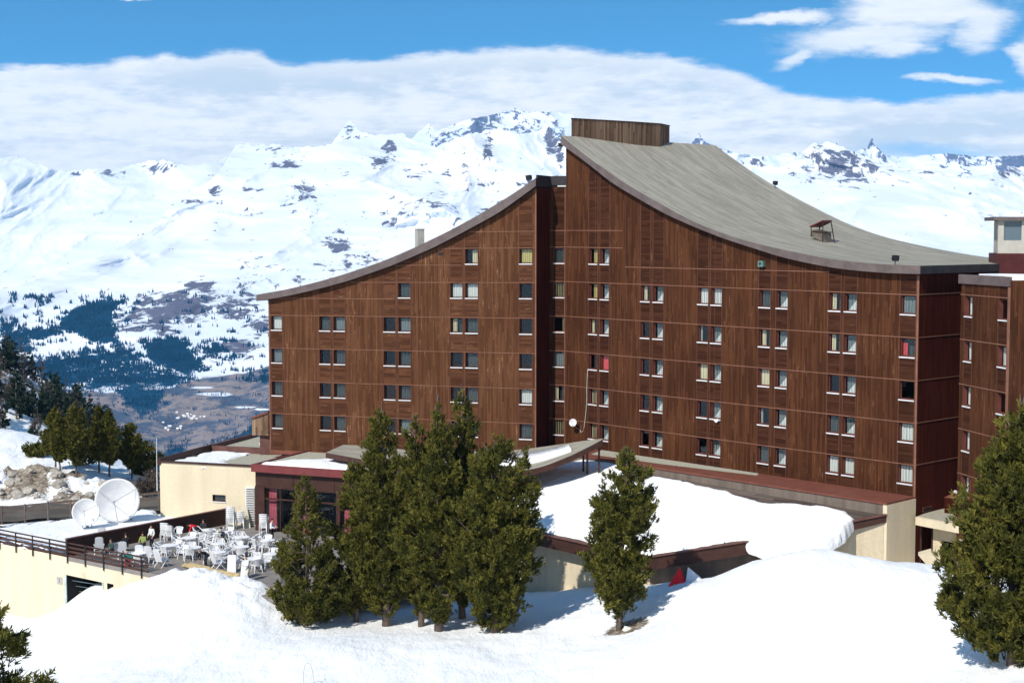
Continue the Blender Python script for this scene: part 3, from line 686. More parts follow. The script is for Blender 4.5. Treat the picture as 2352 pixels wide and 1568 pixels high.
kr = {0: ['yl','tri'], 1: ['yl','tri','wl','tri','full','full','grey','tri','wl','tri','net'], 2: ['wl','tri','none','tri','thin','tri','wl','tri','wl','tri','redl'],
      3: ['none','red','none','tri','cream','tri','cream','tri','none','tri','none'], 4: ['strips','tri','none','tri','none','tri','thin','tri','grey','tri','full'], 5: ['strips','tri','none','tri','none','tri','grey','tri','full','full','full']}
ZR = -16.45
cols = [0.]; wi = {}
for q, (a, b) in enumerate(WR): cols += [a, b]; wi[q] = len(cols)-2
cols.append(SE)
rows = [ZR]; ri = {}
for j in range(5, -1, -1): hi, lo = wr_(j); rows += [lo, hi]; ri[j] = len(rows)-2
rows += [.36, 8.3]; rows = sorted(rows)
holes = {(wi[q], ri[j]) for j, L in kr.items() for q in range(len(L))}
mb = MB(); colset = set(wi.values())
facade(mb, FR, cols, rows, lambda s: bR(s)+.1, holes, None, 0, 1, lambda i, j: i in colset)
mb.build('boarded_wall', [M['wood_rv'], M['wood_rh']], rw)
backing(FR, .2, SE-.2, ZR, 6, rw, bR)
mb = MB()
s14 = FR.hit(1430, 560)[0]
strip(mb, FR, 0, .36, s14, .36, .06); strip(mb, FR, 0, lr[0], s14, lr[0], .06)
for z in lr[1:]: strip(mb, FR, 0, z, SE, z, .055)
sa, za = FR.hit(*C4(640, 114)); sb, zb = FR.hit(1905, 624.4); strip(mb, FR, sa, za, sb, zb, .06)
for q, (a, b) in enumerate(WR):
    for s in (a, b): vstrip(mb, FR, s+(.04 if s == b else -.04), ZR+.02, bR(s)-.05, .05, .022, 1)
for x in (1367, 1436, 1465, 1642): s = FR.hit(x, 700)[0]; vstrip(mb, FR, s, ZR+.02, bR(s)-.05, .035, .016, 1)
vstrip(mb, FR, SE-.07, ZR, bR(SE-.1)-.1, .14, .045, 0); vstrip(mb, FR, .04, ZR, bR(.1)-.1, .08, .03, 1)
mb.build('cladding_trim', [M['trim'], M['trimv']], rw)
for j, L in kr.items():
    for q, kd in enumerate(L): a, b = WR[q]; window(FR, a, b, wr_(j)[1], wr_(j)[0], kd, rw, 'framer')
# recessed wall between the wings
SC = 1.42; a, b = FC.hit(*C4(148, 500))[0], FC.hit(*C4(221, 500))[0]
hr = [(.36, -.93)] ; cols = [-.0, a, b, SC]; rows = [-17.0]; ri2 = {}
for j in range(5, -1, -1): rows += [wr_(j)[1], wr_(j)[0]]; ri2[j] = len(rows)-2
rows.append(3.75); mb = MB()
facade(mb, FC, cols, rows, None, {(1, ri2[j]) for j in range(6)}, None, 0, 1, lambda i, j: i == 1)
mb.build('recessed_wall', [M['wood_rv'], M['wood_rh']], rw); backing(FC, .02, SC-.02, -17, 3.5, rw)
mb = MB()
for z in [.36]+lr: strip(mb, FC, 0, z, SC-.04, z, .06)
vstrip(mb, FC, b+.05, -17, 3.7, .05, .02, 0)
mb.build('recess_trim', [M['trim'], M['trimv']], rw)
for j, kd in enumerate(['grey', 'strips', 'yr', 'net', 'wl', 'strips']): window(FC, a, b, wr_(j)[1], wr_(j)[0], kd, rw, 'framer', .1)
# dark flat roof edge across the inner corner
mb = MB()
P = [FL.pt(-.0, 3.85, .1), FL.pt(-.13, 3.85, .1), FC.pt(.1, 3.85, .12), FC.pt(SC+.05, 3.85, .12), FC.pt(SC+.05, 3.85, -3), FL.pt(0, 3.85, -6)]
mb.prism([p for p in P], (0, 0, .72)); mb.build('link_roof', M['fascia_dark'], rw)
mb = MB(); mb.prism([FC.pt(.7, 3.74, .03), FC.pt(SC-.03, 3.74, .03), FC.pt(SC-.03, 3.74, .1), FC.pt(.7, 3.74, .1)], (0, 0, .1)); mb.build('lit_edge_strip', M['sill'], rw)  # pale strip stands for the sunlit edge at the wall top
# other walls of the right wing
E = FR.pt(SE, 0); LE = 5.6
mb = MB(); Ef = FR.pt(SE, 0, -LE)
nd = 1
zr = bR(SE)+.05
wallq(mb, E, FR.pt(SE, 0, -DR), -22.5, zr, zr)
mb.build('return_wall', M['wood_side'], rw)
FE = Fac((E.x, E.y), (.733, .68)); FE.n = Vector((.68, -.733, 0))
for z in lr[1:]: mb = MB(); strip(mb, FE, .0, z-.12, 7, z-.12, .06); mb.build('return_trim', [M['trim']], rw)
mb = MB(); wallq(mb, FR.pt(0, 0), FR.pt(0, 0, -DR), ZR, tR(0)-.4, tR(0)-.4)
n = 30
for q in range(n):
    s0, s1 = SE*q/n, SE*(q+1)/n; wallq(mb, FR.pt(s0, 0, -DR), FR.pt(s1, 0, -DR), ZR, bR(s0), bR(s1))
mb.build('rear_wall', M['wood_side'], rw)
rR = curved_roof(FR, tR, bR, sR0, SE+.35, DR, OR_, [M['shingle'], M['fascia'], M['black']], rw, 90)
# wooden penthouse box on the ridge
tz = tR(0)+FR.k*0
P2 = [(-.15, .7), (.62, 7.1), (.7, 10.1), (-.25, 12.3), (-3.2, 13.0), (-3.2, 4.3)]
top = 9.0
mb = MB()
n = len(P2)
for q in range(n):
    (a, ta), (b, tb) = P2[q], P2[(q+1) % n]; p, r_ = FR.pt(a, 0, -ta), FR.pt(b, 0, -tb); wallq(mb, p, r_, 5.5, top, top)
mb.face([FR.pt(a, top-.15, -t) for a, t in P2], 1)
mb.build('penthouse', [M['wood_box'], M['gravel']], rR)
mb = MB()
for q in range(n):
    (a, ta), (b, tb) = P2[q], P2[(q+1) % n]; mb.bar(FR.pt(a, top+.03, -ta), FR.pt(b, top+.03, -tb), .09, .07)
mb.build('coping', M['brown'], rR)
# roof vent with red lid
def onroof(x, y):
    best = None
    for o in np.linspace(0, -17, 400):
        a, z = FR.hit(x, y, o)
        if 0 <= a <= SE:
            e = abs(z-tR(a))
            if best is None or e < best[0]: best = (e, a, o)
    return best[1], best[2]
M['greyvent'] = mottled('vent_boards', (.13, .11, .09), .9, .3, 2)
va, vo = onroof(1888, 553)
hb = FR.pt(va, tR(va), vo); L_ = lambda a, o, z: FR.pt(va+a, tR(va), vo+o)+Vector((0, 0, z))
mb = MB(); 
mb.prism([L_(-.75, .45, .35), L_(.55, .45, -.12), L_(.45, .45, .62), L_(-.45, .45, .80)], FR.n*-.9)
mb.build('vent_base', M['greyvent'], rR)
mb = MB(); c = [L_(-.72, .62, .95), L_(.62, .62, 1.5), L_(.62, -.62, 1.5), L_(-.72, -.62, .95)]
mb.prism([L_(-.7, .6, .98), L_(.45, .6, 1.42), L_(.45, -.6, 1.42), L_(-.7, -.6, .98)], (0, 0, .07))
ob = mb.build('vent_lid', M['redf'], rR)
mb = MB()
for a, o, z0, z1 in ((-.6, .5, .3, 1.0), (.42, .5, -.1, 1.4), (.75, -.5, -.2, 1.35), (-.6, -.5, .3, 1.0)): mb.bar(L_(a, o, z0), L_(min(a, .42), o, z1), .06)
mb.bar(L_(-.6, .5, .72), L_(.62, .5, .62), .06); mb.bar(L_(.45, .5, .62), L_(.55, -.5, .62), .06)
mb.bar(L_(-.6, .5, .95), L_(.42, .5, 1.38), .05); mb.bar(L_(-.6, -.5, .95), L_(.42, -.5, 1.38), .05); mb.bar(L_(.42, .5, 1.38), L_(.42, -.5, 1.38), .05); mb.build('vent_frame', M['brown'], rR)
floodlight(rw, FR.pt(SE-1.6, tR(SE-1.6), .3), (.2, -1, -.3), .36)
a_, o_ = onroof(1770, 425); floodlight(rw, FR.pt(a_, tR(a_)+.0, -17.6), (.8, .5, -.2), .34)
mb = MB(); s, z = FR.hit(*C4(1580, 92)); c = FR.pt(s, z, .18); mb.prism([FR.pt(s-.22, z-.2, .02), FR.pt(s+.22, z-.2, .02), FR.pt(s+.22, z+.2, .02), FR.pt(s-.22, z+.2, .02)], FR.n*.28, 0); mb.prism([FR.pt(s-.1, z-.12, .305), FR.pt(s+.1, z+.02, .305), FR.pt(s-.1, z+.12, .305)], FR.n*.02, 1)
mb.bar(FR.pt(s, z-.2, .1), FR.pt(s, z-.34, .1), .12, .1, 1); M['teal'] = mottled('weathered_green_box', (.10, .17, .15), .7); mb.build('wall_lamp', [M['teal'], M['black']], rw)
mb = MB(); floodlight(rw, FR.pt(-.3, bR(0)-.35, .3), (-.7, -.6, -.3), .3)

# ---------- THIRD BLOCK (right edge) and the lift tower behind
tb = empty('apartment_building', F3.pt(3, -18, -3), 0, 'narrow brown boarded block at the right edge, partly hidden by the big pine', 'building')
S3 = 5.8
w3 = [(2216.8, 2233.6), (2295, 2314)]; WW = [(F3.hit(a, 700)[0], F3.hit(b, 700)[0]) for a, b in w3]
l3 = []
for k in range(6): l3.append(F3.hit(2208, 676+102.8*k)[1])
zt3 = F3.hit(2208, 630)[1]
rows = [-20.]; ri3 = {}
for k in range(5, -1, -1): rows += [l3[k]-1.28, l3[k]-.1]; ri3[k] = len(rows)-2
rows += [zt3-.55]; cols = [0, WW[0][0], WW[0][1], WW[1][0], WW[1][1], S3]; mb = MB()
facade(mb, F3, cols, rows, None, {(i, ri3[k]) for i in (1, 3) for k in range(6)}, None, 0, 1, lambda i, j: i in (1, 3))
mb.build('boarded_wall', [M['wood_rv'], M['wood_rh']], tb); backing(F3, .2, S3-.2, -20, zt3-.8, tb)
mb = MB()
for z in l3: strip(mb, F3, 0, z, S3, z, .06)
for a, b in WW: vstrip(mb, F3, a-.04, -20, zt3-.6, .05, .02, 1); vstrip(mb, F3, b+.04, -20, zt3-.6, .05, .02, 1)
vstrip(mb, F3, S3-.1, -20, zt3-.6, .22, .04, 0)
mb.build('cladding_trim', [M['trim'], M['trimv']], tb)
for k in range(6):
    for i, (a, b) in enumerate(WW): window(F3, a, b, l3[k]-1.28, l3[k]-.1, 'full' if i == 0 else ('yr' if k % 2 == 0 else 'full'), tb, 'framer')
G = F3.pt(S3, 0); Hh = G+Vector((9.8, 1.96, 0)); Fb = F3.pt(0, 0)+Vector((6, 8, 0)); 
Fc0 = F3.pt(0, 0)
mb = MB(); wallq(mb, G, Hh, -20, zt3-.2, zt3-.2); wallq(mb, Hh, Fb, -20, zt3-.2, zt3-.2); wallq(mb, Fc0, Fb, -20, zt3-.5, zt3-.5)
mb.build('side_wall', M['wood_rv'], tb)
mb = MB()
mb.prism([F3.pt(-.15, zt3-.55, .12), F3.pt(S3-.12, zt3-.55, .12), F3.pt(S3-.12, zt3-.55, -.15), F3.pt(-.15, zt3-.55, -.15)], (0, 0, .55), 0)
r3 = mb.build('parapet', M['fascia'], tb)
mb = MB(); mb.face([F3.pt(.1, zt3-.3, -.1), F3.pt(S3-.1, zt3-.3, -.1), Hh-Vector((.3, 0, -(zt3-.3))), Fb+Vector((0, 0, zt3-.3))]); mb.build('flat_roof', M['redl'], tb)
mb = MB(); mb.prism([F3.pt(1.2, zt3-.28, -.5), F3.pt(4.6, zt3-.28, -.35), F3.pt(5.1, zt3-.28, -1.6), F3.pt(2.5, zt3-.28, -3.2), F3.pt(1, zt3-.28, -2)], (0, 0, .34)); mb.build('roof_snow', M['snow'], tb)
# tower
tw = empty('lift_tower', PY(2322, 600, 103), 0, 'square cream topped service tower on a dark red base behind the roof end', 'tower')
p0 = PY(2289.5, 600, 101.5); ax = Vector((.985, -.17, 0)); ay = Vector((.17, .985, 0)); p0.z = 0
def tp(a, b, z): return p0+ax*a+ay*b+Vector((0, 0, z+CH))
zh = [PY(2300, y, 101.5).z-CH for y in (498, 506, 582, 680)]
mb = MB()
mb.prism([tp(0, 0, zh[3]-3), tp(4.2, 0, zh[3]-3), tp(4.2, 4, zh[3]-3), tp(0, 4, zh[3]-3)], (0, 0, zh[2]-zh[3]+3)); mb.build('tower_base', M['redl'], tw)
mb = MB(); zz0, zz1 = zh[2]+.6, zh[1]-.12
def tq(a0, a1, z0, z1): mb.prism([tp(a0, 0.05, z0), tp(a1, .05, z0), tp(a1, .3, z0), tp(a0, .3, z0)], (0, 0, z1-z0))
zz0 = PY(2300, 552, 101.5).z-CH; zz1 = PY(2300, 508, 101.5).z-CH
tq(0.05, 1.9, zh[2]+.003, zz0); tq(.05, .42, zz0, zz1); tq(1.55, 1.9, zz0, zz1); tq(.05, 4.1, zz1, zh[1]-.003); tq(1.9, 4.1, zh[2]+.003, zz1)
mb.prism([tp(.3, .6, zh[2]+.003), tp(4, .6, zh[2]+.003), tp(4, 3.9, zh[2]+.003), tp(.3, 3.9, zh[2]+.003)], (0, 0, zh[1]-zh[2]-.01))
M['towerwall'] = mottled('tower_render', (.42, .39, .34), .9, .12, .8); tw_w = mb.build('tower_wall', M['towerwall'], tw)
mb = MB(); mb.prism([tp(.42, .15, zz0), tp(1.55, .15, zz0), tp(1.55, .2, zz0), tp(.42, .2, zz0)], (0, 0, zz1-zz0)); M['teal_glass'] = mat('blue_grey_glass', (.09, .13, .15), .12, spec=.5); mb.build('tower_window', M['teal_glass'], tw)
mb = MB(); mb.prism([tp(-.3, -.3, zh[1]), tp(4.5, -.3, zh[1]), tp(4.5, 4.3, zh[1]), tp(-.3, 4.3, zh[1])], (0, 0, zh[0]-zh[1])); mb.build('tower_roof', M['fascia'], tw)

# ---------- satellite dish on the wall, its cable, a rag on a sill
def dish(name, c, aim, R, label, cat, depth=.18, mast=None, arms=True):
    t = empty(name, mast or c, 0, label, cat); a = Vector(aim).normalized(); u = a.cross(Vector((0, 0, 1))).normalized(); v = u.cross(a); c = Vector(c)
    mb = MB(); nr, nc = 10, 40; grid = []
    for i in range(nr+1):
        r = R*i/nr; grid.append([c+(u*math.cos(2*math.pi*k/nc)+v*math.sin(2*math.pi*k/nc))*r+a*(depth*R*2*(i/nr)**2) for k in range(nc)])
    for i in range(nr):
        for k in range(nc):
            mb.face([grid[i][k], grid[i][(k+1) % nc], grid[i+1][(k+1) % nc], grid[i+1][k]] if i else [grid[0][0], grid[1][(k+1) % nc], grid[1][k]])
    th = -a*.03*max(R, .4)
    for k in range(nc): mb.face([grid[nr][k], grid[nr][(k+1) % nc], grid[nr][(k+1) % nc]+th*3, grid[nr][k]+th*3])
    mb.build('reflector', M['dish'], t, smooth=True)
    f = c+a*R*1.05
    mb = MB()
    if arms:
        for k in range(3):
            an = 2*math.pi*k/3+.5; mb.tube([c+(u*math.cos(an)+v*math.sin(an))*R*.95+a*depth*R*1.9, f], .012*max(R, .6), 5)
    else: mb.tube([c-v*R*.9+a*depth*R*1.6, f], .015, 5)
    mb.build('feed_arm', M['metal'], t)
    mb = MB(); mb.tube([f-a*R*.06, f+a*R*.12], .05*max(R, .6), 10); mb.build('feed_horn', M['metal'], t)
    if mast:
        mb = MB(); m = Vector(mast); mb.tube([m, m+Vector((0, 0, (c-m).z*.6)), c-a*.15], [.12*R, .1*R, .08*R], 10)
        for s_ in (-1, 1): mb.bar(m+u*s_*R*.35, c-a*.12+u*s_*R*.25, .05*R)
        mb.build('mount', M['metal'], t)
    return t
s, z = FR.hit(1328, 969); c = FR.pt(s, z, .55)
t = dish('satellite_dish', c, (-.35, -.9, .25), .30, 'small white satellite dish fixed to the brown wall above the canopy tip', 'satellite dish', .14, None, False)
mb = MB(); mb.tube([c+Vector((.02, .05, -.05)), FR.pt(s+.12, z-.45, .3), FR.pt(s+.12, z-.55, .02)], .025, 6); mb.build('bracket', M['metal'], t)
cp = [FR.pt(*FR.hit(x, y), .06) for x, y in ((1351, 848), (1349, 890), (1349, 925), (1346, 955), (1343, 980), (1340, 990), (1336, 992), (1333, 987))]
mb = MB(); mb.tube(cp, .016, 5); o = mb.build('hanging_cable', M['dish']); tag(o, 'thin white cable hanging from a window sill down to the small wall dish', 'cable')
s, z = FR.hit(1648, 965); mb = MB()
mb.prism([FR.pt(s-.2, z, .12), FR.pt(s+.05, z-.15, .14), FR.pt(s+.22, z+.0, .12), FR.pt(s+.1, z+.14, .05)], FR.n*.08); o = mb.build('white_cloth', M['dish']); tag(o, 'small white cloth hanging off a window sill of the right wing', 'cloth')
# =============== LOW BUILDINGS, TERRACE, HALL
def pdist(S, O, poly):
    poly = [tuple(p) for p in poly]; n = len(poly); ins = np.zeros(S.shape, bool); dm = np.full(S.shape, 1e9)
    for i in range(n):
        x0, y0 = poly[i]; x1, y1 = poly[(i+1) % n]
        c = ((y0 > O) != (y1 > O)) & (S < (x1-x0)*(O-y0)/((y1-y0) if y1 != y0 else 1e-9)+x0); ins ^= c
        L2 = (x1-x0)**2+(y1-y0)**2+1e-12; tt = np.clip(((S-x0)*(x1-x0)+(O-y0)*(y1-y0))/L2, 0, 1)
        dm = np.minimum(dm, np.hypot(S-x0-tt*(x1-x0), O-y0-tt*(y1-y0)))
    return np.where(ins, dm, -dm)
def snow_slab(name, fac, poly, zf, thick, parent, seed=1, rough=.25, droop=None, step=.2, edge=.45):
    a = np.array(poly); S, O = np.meshgrid(np.arange(a[:, 0].min()-.5, a[:, 0].max()+.5, step), np.arange(a[:, 1].min()-.5, a[:, 1].max()+.5, step))
    d = pdist(S, O, poly)+rough*fbm(S*.7, O*.7, 4, seed)
    t = np.clip(d/edge, 0, 1); h = thick*np.sqrt(1-(1-t)**2)*(1+.35*fbm(S*.25, O*.25, 4, seed+3))+.02*fbm(S*2, O*2, 3, seed+9)*(t > 0)
    Z = zf(S, O)+np.where(d > 0, h+.01, -.03)
    if droop is not None: Z = np.where(d > 0, Z, Z-droop(S, O))
    X = fac.O.x+fac.d.x*S+fac.n.x*O; Y = fac.O.y+fac.d.y*S+fac.n.y*O
    P = np.stack([X, Y, Z+CH+fac.k*S], -1)
    gy, gx = np.gradient(d, step); gl = np.hypot(gx, gy)+1e-6; mv = np.where((d < 0) & (d > -step*1.5), -d, 0)
    P[..., 0] += (fac.d.x*gx+fac.n.x*gy)/gl*mv; P[..., 1] += (fac.d.y*gx+fac.n.y*gy)/gl*mv
    k = d > -step*1.45; keep = k[:-1, :-1] & k[1:, :-1] & k[:-1, 1:] & k[1:, 1:]
    anyin = (d[:-1, :-1] > 0) | (d[1:, :-1] > 0) | (d[:-1, 1:] > 0) | (d[1:, 1:] > 0)
    return np_mesh(name, P.reshape(-1, 3), gridfaces(*S.shape, keep=(anyin & keep)), M['snow'], parent)
def poly3(mb, fac, pts, z, mi=0, uv=True): mb.face([fac.pt(s, z if not callable(z) else float(z(s, o)), o) for s, o in pts], mi, [(s, o) for s, o in pts] if uv else None)
# ---------- hall with the big snow roof (coordinates along / out from the right wing)
def zH(s, o): return -16.83-.010*s-(o-3.2)*.262
def hallhit(x, y, dz=0.):
    p0, p1, p2 = FR.pt(0, zH(0, 3.2)+dz, 3.2), FR.pt(30, zH(30, 3.2)+dz, 3.2), FR.pt(0, zH(0, 14)+dz, 14)
    n = (p1-p0).cross(p2-p0); r = ray(x, y); p = CAM+r*((p0-CAM).dot(n)/r.dot(n)); return (p-FR.O).dot(FR.d), (p-FR.O).dot(FR.n)
M['greyboards'] = mottled('grey_brown_boards', (.15, .12, .10), .85, .25, 1.5, .1, True)
hb = empty('hall', FR.pt(18, -23, 9), 0, 'low hall in front of the hotel under a broad snow covered sloping roof', 'building')
HP = [(-6, 3.2), (31.4, 3.2), (26.4, 9.05), (21.25, 14.1), (-6, 14.1)]
M['deck'] = wood('dark_roof_boards', True, (.06, .045, .04), (.16, .125, .105), (.24, .2, .17), .30, .4)
mb = MB(); P = [FR.pt(s, zH(s, o), o) for s, o in HP]
mb.face(P, 0, HP); mb.face([p-Vector((0, 0, .12)) for p in P][::-1], 0, HP[::-1])
rH = mb.build('roof', [M['deck']], hb)
mb = MB()
def fas(a, b, h0, h1, out=.06, mi=0, top=.03):
    (s0, o0), (s1, o1) = a, b; p, q = FR.pt(s0, zH(s0, o0)+top, o0), FR.pt(s1, zH(s1, o1)+top, o1)
    n = Vector((0, 0, 1)).cross(q-p).normalized(); c = FR.pt(12, zH(12, 8), 8)
    if n.dot(p-c) < 0: n = -n
    mb.prism([p, q, q-Vector((0, 0, h1)), p-Vector((0, 0, h0))], n*out, mi)
fas(HP[3], HP[4], .8, .8); fas(HP[2], HP[3], .8, .8); fas(HP[1], HP[2], .45, .75)
mb.build('fascia', [M['brown']], rH)
mb = MB()
for a, b in ((HP[3], HP[4]), (HP[2], HP[3]), (HP[1], HP[2])):
    (s0, o0), (s1, o1) = a, b; mb.bar(FR.pt(s0, zH(s0, o0)+.07, o0+.02), FR.pt(s1, zH(s1, o1)+.07, o1+.02), .34, .07)
mb.build('edge_board', [M['brown2']], rH)
mb = MB(); ins = [(-6, 13.1), (20.7, 13.1), (25.7, 8.3), (31.25, 3.28)]
def hw(a, b, z0, mi): 
    n = 6
    for q in range(n):
        sa, oa = a[0]+(b[0]-a[0])*q/n, a[1]+(b[1]-a[1])*q/n; sb, ob = a[0]+(b[0]-a[0])*(q+1)/n, a[1]+(b[1]-a[1])*(q+1)/n
        mb.face([FR.pt(sa, z0, oa), FR.pt(sb, z0, ob), FR.pt(sb, zH(sb, ob)-.1, ob), FR.pt(sa, zH(sa, oa)-.1, oa)], mi, [(q, z0), (q+1, z0), (q+1, 0), (q, 0)])
hw(ins[0], ins[1], -25, 0); hw(ins[1], ins[2], -24, 1); hw(ins[2], ins[3], -22.5, 0)
mb.build('outer_wall', [M['creamr'], M['greyboards']], hb)
sp_ = [(1300,1060),(1345,1047),(1414,1057),(1484,1084),(1560,1098),(1654,1120),(1760,1149),(1885,1156),(1942,1168),(1962,1186),(1945,1212),(1909,1236),(1861,1253),(1808,1265),(1778,1259)]
SPp = [hallhit(x, y, .3) for x, y in sp_]+[(25.2, 9.75), (21.1, 13.75), (-5.5, 13.75), (-5.5, 5)]
def dro(S, O):    # the cornice sags where it hangs past the eave
    dd = pdist(S, O, HP); return np.clip(-dd/.25, 0, 1)*.55*(S > 24)
snow_slab('roof_snow', FR, SPp, zH, .34, rH, 4, .13, dro, .15, .75)
# red apron roof along the foot of the wing, its grey front and the cream end wall
mb = MB(); zA = -16.36
mb.prism([FR.pt(.6, zA-.12, .0), FR.pt(SE-.02, zA-.12, .0), FR.pt(SE+.06, zA-.12, 3.3), FR.pt(.6, zA-.12, 3.3)], (0, 0, .12)); 
mb.build('apron_roof', M['red'], hb)
mb = MB(); 
for q in range(20):
    s0, s1 = .6+(SE-.6)*q/20, .6+(SE-.6)*(q+1)/20; mb.face([FR.pt(s0, zH(s0, 3.2)-.2, 3.22), FR.pt(s1, zH(s1, 3.2)-.2, 3.22), FR.pt(s1, zA-.12, 3.22), FR.pt(s0, zA-.12, 3.22)], 0)
mb.build('apron_front', M['greyboards'], hb)
mb = MB(); mb.prism([FR.pt(SE-.25, -22, .02), FR.pt(SE-.25, -22, 3.25), FR.pt(SE-.25, zA-.13, 3.25), FR.pt(SE-.25, zA-.13, .02)], FR.d*.3); mb.build('end_wall', M['cream'], hb)
mb = MB(); mb.face([FR.pt(s, zA+.012, o) for s, o in ((4, .05), (19, .05), (19.5, .9), (12, 1.9), (5, 2.3))]); mb.build('apron_gravel', M['gravel'], hb)
# ---------- swept canopy with its tip at the right
cv_ = empty('canopy', PY(1250, 1080, 109), 0, 'long upswept canopy roof above the restaurant with its tip pointing right', 'canopy')
near = [(748,1039,117.5),(820,1052,115),(900,1068,112),(1050,1088,108.5),(1180,1084,106.8),(1240,1074,106.8),(1300,1051,107.2),(1345,1030,107.8),(1384,1009,108.4)]
far_ = [(788,1021,121),(848,1023,119.5),(930,1033,118),(1050,1037,115.5),(1180,1034,113),(1230,1028,112),(1280,1021,111.3),(1340,1012,110.2),(1385,1006.5,109.2)]
def resamp(L, n):
    P = np.array([tuple(PY(*p)) for p in L]); t = np.linspace(0, 1, len(P)); u = np.linspace(0, 1, n)
    out = np.stack([np.interp(u, t, P[:, k]) for k in range(3)], 1)
    for _ in range(4): out[1:-1] = (out[:-2]+2*out[1:-1]+out[2:])/4
    return [Vector(p) for p in out]
Nn, Ff = resamp(near, 40), resamp(far_, 40); mb = MB(); dn = Vector((0, 0, -.42))
for i in range(39):
    mb.face([Nn[i], Nn[i+1], Ff[i+1], Ff[i]], 0, [(i*.5, 0), (i*.5+.5, 0), (i*.5+.5, 4), (i*.5, 4)]); mb.face([Nn[i]+dn, Nn[i+1]+dn, Ff[i+1]+dn, Ff[i]+dn], 1)
    mb.face([Nn[i], Nn[i+1], Nn[i+1]+dn, Nn[i]+dn], 2); mb.face([Ff[i], Ff[i+1], Ff[i+1]+dn, Ff[i]+dn], 2)
mb.face([Nn[0], Ff[0], Ff[0]+dn, Nn[0]+dn], 2); mb.face([Nn[-1], Ff[-1], Ff[-1]+dn, Nn[-1]+dn], 2)
cr = mb.build('roof', [M['shingle'], M['brown'], M['brown']], cv_)
for q, (x, y, d, b) in enumerate(((1376, 1012, 109, 2.6), (1349, 1028, 109.2, 2.1), (1340, 1020, 110, 2.2))):
    p = PY(x, y, d); mb = MB(); mb.bar(p, p-Vector((0, 0, b)), .14); mb.build('post', M['brown'], cv_)
mb = MB()
sn = [(Nn[i]*.75+Ff[i]*.25, Nn[i]*.3+Ff[i]*.7) for i in range(12, 32)]
for i in range(len(sn)-1):
    up = Vector((0, 0, .16)); (a, b), (c, d) = sn[i], sn[i+1]
    mb.face([a+up, c+up, d+up, b+up]); mb.face([a, c, c+up, a+up]); mb.face([b, d, d+up, b+up])
mb.build('roof_snow', M['snow'], cr, smooth=True)
# ---------- restaurant
rs = empty('restaurant', W(-10, 116, -23), 0, 'low restaurant with red fascia, brown posts and big windows opening on the terrace', 'building')
FQ = Fac((-19.95, 117.45), (.921, -.389)); LQ = 23.; zt = -17.68
mb = MB(); mb.prism([FQ.pt(-.1, zt-.58, .45), FQ.pt(LQ, zt-.58, .45), FQ.pt(LQ, zt-.58, .2), FQ.pt(-.1, zt-.58, .2)], (0, 0, .58)); 
mb.prism([FQ.pt(-.1, zt-.58, .2), FQ.pt(-.1, zt-.58, -8), FQ.pt(.15, zt-.58, -8), FQ.pt(.15, zt-.58, .2)], (0, 0, .58)); mb.build('fascia', M['redf'], rs)
mb = MB(); mb.face([FQ.pt(.1, zt-.1, .2), FQ.pt(LQ, zt-.1, .2), FQ.pt(LQ, zt-.1, -9.5), FQ.pt(.1, zt-.1, -9.5)]); qr = mb.build('roof', M['gravel'], rs)
snow_slab('roof_snow', FQ, [(.5, .1), (22, .1), (22, -7), (9, -7), (5, -5), (2.2, -2.4), (.5, -.6)], lambda s, o: zt-.1+0*s, .2, qr, 9, .2, None, .2, .4)
mb = MB(); zb = -23.2
mb.face([FQ.pt(0, zt-1.75, .0), FQ.pt(LQ, zt-1.75, 0), FQ.pt(LQ, zt-.5, 0), FQ.pt(0, zt-.5, 0)], 0, None)
for s in np.arange(3.6, LQ, 3.6): mb.prism([FQ.pt(s-.25, zt-1.75, 0), FQ.pt(s-.2, zt-1.75, 0), FQ.pt(s-.2, zt-.58, 0), FQ.pt(s-.25, zt-.58, 0)], FQ.n*.04)
mb.build('upper_panel', M['brown'], rs)
bay = 0
for s in np.arange(0, LQ-1, 3.6):
    mb = MB(); w0 = .85 if bay == 0 else .32
    mb.prism([FQ.pt(s, zb, -.1), FQ.pt(s+w0, zb, -.1), FQ.pt(s+w0, zt-1.75, -.1), FQ.pt(s, zt-1.75, -.1)], FQ.n*.2); mb.build('post', M['brown'], rs)
    mb = MB(); a, b = s+w0, s+3.6
    for z0, z1 in ((zt-1.85, zt-1.75), (zt-2.75, zt-2.62), (zb, zb+.15)): mb.prism([FQ.pt(a, z0, -.06), FQ.pt(b, z0, -.06), FQ.pt(b, z1, -.06), FQ.pt(a, z1, -.06)], FQ.n*.08)
    mb.prism([FQ.pt((a+b)/2-.04, zb+.15, -.055), FQ.pt((a+b)/2+.04, zb+.15, -.055), FQ.pt((a+b)/2+.04, zt-1.85, -.055), FQ.pt((a+b)/2-.04, zt-1.85, -.055)], FQ.n*.07)
    wn = mb.build('window', M['brown'], rs)
    mb = MB(); mb.face([FQ.pt(a, zb+.1, -.03), FQ.pt(b, zb+.1, -.03), FQ.pt(b, zt-1.8, -.03), FQ.pt(a, zt-1.8, -.03)]); mb.build('pane', M['glass'], wn)
    mb = MB(); c0 = a+.12
    for q in range(10): mb.face([FQ.pt(c0+.07*q, zb+.1, -.4+.05*(q % 2)), FQ.pt(c0+.07*(q+1), zb+.1, -.4+.05*((q+1) % 2)), FQ.pt(c0+.07*(q+1), zt-1.85, -.4+.05*((q+1) % 2)), FQ.pt(c0+.07*q, zt-1.85, -.4+.05*(q % 2))])
    mb.build('curtain', M['c_pink'], wn); bay += 1
